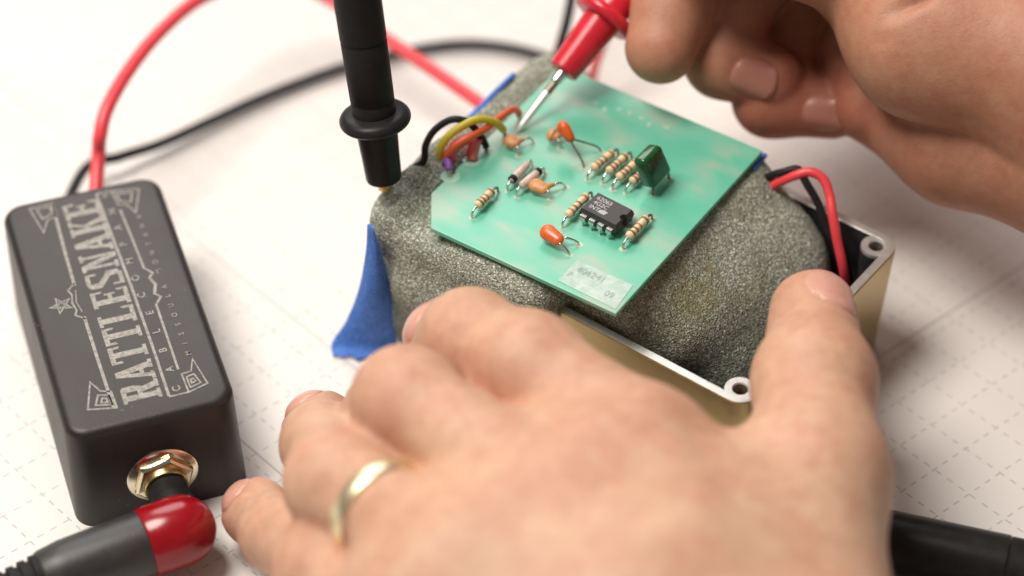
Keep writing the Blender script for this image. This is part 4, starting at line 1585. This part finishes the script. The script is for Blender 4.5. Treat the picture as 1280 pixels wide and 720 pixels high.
joint_wrinkles(hf, D, Ri[0], Ri[1], Ri[2], 10, np.array([-0.2, -0.2, 1]), 0.7, 3, 2.0)
joint_wrinkles(hf, D, Pi[0], Pi[1], Pi[2], 8.8, np.array([-0.2, -0.2, 1]), 0.6)
joint_wrinkles(hf, D, Pi[1], Pi[2], Pi[3], 7.8, np.array([-0.2, -0.2, 1]), 0.6, 2)
joint_wrinkles(hf, D, Ri[1], Ri[2], Ri[3], 8.9, np.array([-0.2, -0.1, 1]), 0.5, 2)
joint_wrinkles(hf, D, I[0], I[1], I[2], 10.8, UP, 0.5, 3, 2)
joint_wrinkles(hf, D, Mi[0], Mi[1], Mi[2], 10.4, np.array([-0.2, 0.1, 1]), 0.5, 3, 2)
joint_wrinkles(hf, D, T[1], T[2], T[3], 11.8, np.array([0.5, 0, 1]), 0.45, 3, 2.2)
nail_fold(hf, D, at(529, 405, 47), nrm(I[3] - I[2]), (-0.93, -0.10, 0.30), 10.5, 11.5)
nail_fold(hf, D, at(383, 508, 22), nrm(np.array([-0.15, 0.75, -0.4])), (-0.62, 0.42, 0.62), 10.5, 11.5)
nail_fold(hf, D, at(298, 622, 13), nrm(Pi[3] - Pi[2]), (-0.55, 0.05, 0.82), 9.5, 10.5)
nail_fold(hf, D, at(1041, 367, 53), nrm(T[3] - T[2]) + np.array([0.05, 0, 0]), (0.62, -0.02, 0.78), 12.5, 14)
hv, hfc = hf.mesh(D)
hand = thing('hand', at(760, 640, 0), 'hand with a pale gold ring, back upwards, gripping the front of the aluminium box', 'hand')
skin_o = big_mesh('skin', hv, hfc, M['skin'], hand)
flush_attr(skin_o, hv, [(I[1], 12, 0.45), (Mi[1], 13, 0.5), (Ri[3], 9, 0.7), (Pi[3], 9, 0.8), (T[3], 13, 0.75), (I[3], 10, 0.7), (I[0] + UP * 8, 12, 0.3), (Mi[0] + UP * 8, 13, 0.4), (Ri[1], 10, 0.35), (Pi[1], 9, 0.4), (T[2], 12, 0.25)])
nail(hf, D, hand, at(529, 405, 47), nrm(I[3] - I[2]), (-0.93, -0.10, 0.30), 10.5, 11.5, 'nail')
nail(hf, D, hand, at(383, 508, 22), nrm(np.array([-0.15, 0.75, -0.4])), (-0.62, 0.42, 0.62), 10.5, 11.5, 'nail')
nail(hf, D, hand, at(298, 622, 13), nrm(Pi[3] - Pi[2]), (-0.55, 0.05, 0.82), 9.5, 10.5, 'nail')
nail(hf, D, hand, at(1041, 367, 53), nrm(T[3] - T[2]) + np.array([0.05, 0, 0]), (0.62, -0.02, 0.78), 12.5, 14, 'nail')

# ring on the ring finger
fa = nrm(Ri[1] - Ri[0])
rc = Ri[0] + (Ri[1] - Ri[0]) * 0.66
rr_in = 10.6
V, Fc = [], []
u, w, a = frame(fa + np.array([0.10, 0.0, 0.10]))
pr = [(0.0, -2.3), (0.4, -2.1), (0.7, -1.2), (0.8, 0), (0.7, 1.2), (0.4, 2.1), (0.0, 2.3), (-0.2, 0)]
SEG = 64
for i in range(SEG):
    t = 2 * math.pi * i / SEG
    d = u * math.cos(t) + w * math.sin(t)
    for (r, h) in pr:
        V.append(rc + d * (rr_in + r) + a * h)
n = len(pr)
for i in range(SEG):
    for j in range(n):
        Fc.append([i * n + j, ((i + 1) % SEG) * n + j, ((i + 1) % SEG) * n + (j + 1) % n, i * n + (j + 1) % n])
rg = obj('finger_ring', V, [q[::-1] for q in Fc], M['gold'])
tag(rg, 'plain pale gold band worn on a finger of the front hand', 'ring')

# right hand, seen from the palm side, holding the red probe
gf = Field((20, -70, 4), (225, 150, 128), 0.9)
D = gf.grid()
Zh = 56
A_ = [at(826, 60, 61), at(843, 4, 67), at(872, -66, 76), at(985, -125, 80)]
B_ = [at(964, 97, 51), at(904, 74, 53), at(918, 4, 62), at(1000, -75, 68)]
C_ = [at(1040, 134, 44), at(964, 124, 44), at(1004, 16, 54), at(1060, -60, 62)]
E_ = [at(1016, 84, 36), at(1040, 50, 34), at(1058, 0, 40), at(1100, -40, 50)]
# palm: heel of the thumb (near), heel of the little finger (far), wrist
WR2 = at(1400, 150, 60)
gf.cone(D, at(1098, -22, 76), at(1165, 40, 76), 14.5, 18.6, 8)
gf.cone(D, at(1165, 40, 76), at(1400, 95, 76), 18.8, 23, 8)
Gl = gf.grid()
gf.cone(Gl, at(1108, 122, 46), at(1205, 168, 50), 12.5, 15.5, 6)
gf.cone(Gl, at(1205, 168, 50), at(1400, 200, 54), 15.5, 20, 8)
gf.cone(Gl, at(1060, 20, 36), at(1200, 110, 46), 12, 14, 6)
gf.cone(Gl, at(1060, 20, 36), at(1060, -60, 46), 12, 14, 6)
D = smin(D, Gl, 1.2)
Gd = gf.grid()
gf.cone(Gd, at(1076, 62, 54), at(1092, 126, 48), 8.6, 10.2, 5)
gf.cone(Gd, at(1076, 62, 54), at(1110, -10, 56), 8.6, 12, 5)
D = smin(D, Gd, 1.2)
gf.cone(D, at(1010, -115, 72), at(1075, -35, 60), 13, 14, 10)
gf.cone(D, WR2, WR2 + np.array([60, -8, 0]), 30, 32, 12)
# unseen thumb towards the probe, set high to keep light off the curled fingers
Gt = gf.grid()
gf.cone(Gt, at(1100, -45, 82), at(985, -82, 90), 15, 13, 4)
gf.cone(Gt, at(985, -82, 90), at(900, -78, 90), 13, 11.5, 4)
gf.cone(Gt, at(900, -78, 90), at(862, -70, 80), 11.5, 9, 4)
D = smin(D, Gt, 4)
for pts, rad in ((A_, (8.5, 9.3, 9.8, 10.5)), (B_, (7.8, 8.8, 8.8, 9.5)), (C_, (7.6, 8.6, 8.6, 9.5)), (E_, (6.2, 7, 7.6, 8.5))):
    G = chain(gf, D, pts, rad, 4)
    D = smin(D, G, 0.8)
# creases at the base of the thumb and across the wrist
gf.groove(D, at(1070, 30, 88), at(1160, 2, 92), 1.6, 1.6)
gf.groove(D, at(1095, 52, 84), at(1150, 42, 92), 1.4, 0.8)
gf.groove(D, at(1050, 8, 88), at(1120, 4, 92), 1.3, 0.7)
for i in range(7):
    x = 1180 + i * 14 + random.uniform(-4, 4)
    gf.groove(D, at(x, 60 + i * 6, 90), at(x + 60, 40 + i * 9, 92), 0.8, 0.3)
nail_fold(gf, D, at(946, 95, 53), nrm(B_[0] - B_[1]), (-0.22, -0.80, 0.45), 10.0, 11.0)
nail_fold(gf, D, at(1030, 135, 44), nrm(C_[0] - C_[1]), (-0.1, -0.82, 0.42), 9.0, 10.5)
hv, hfc = gf.mesh(D)
hand2 = thing('hand', at(1050, 110, 0), 'hand with curled fingers in shade at the upper right, holding the red probe', 'hand')
skin2 = big_mesh('skin', hv, hfc, M['skin_shaded'], hand2)
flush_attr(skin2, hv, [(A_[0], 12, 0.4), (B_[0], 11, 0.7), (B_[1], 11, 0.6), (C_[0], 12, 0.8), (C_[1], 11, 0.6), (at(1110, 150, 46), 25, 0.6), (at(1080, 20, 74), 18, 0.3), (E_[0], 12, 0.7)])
nail(gf, D, hand2, at(946, 95, 53), nrm(B_[0] - B_[1]), (-0.22, -0.80, 0.45), 10.0, 11.0, 'nail_shaded')
nail(gf, D, hand2, at(1030, 135, 44), nrm(C_[0] - C_[1]), (-0.1, -0.82, 0.42), 9.0, 10.5, 'nail_shaded')
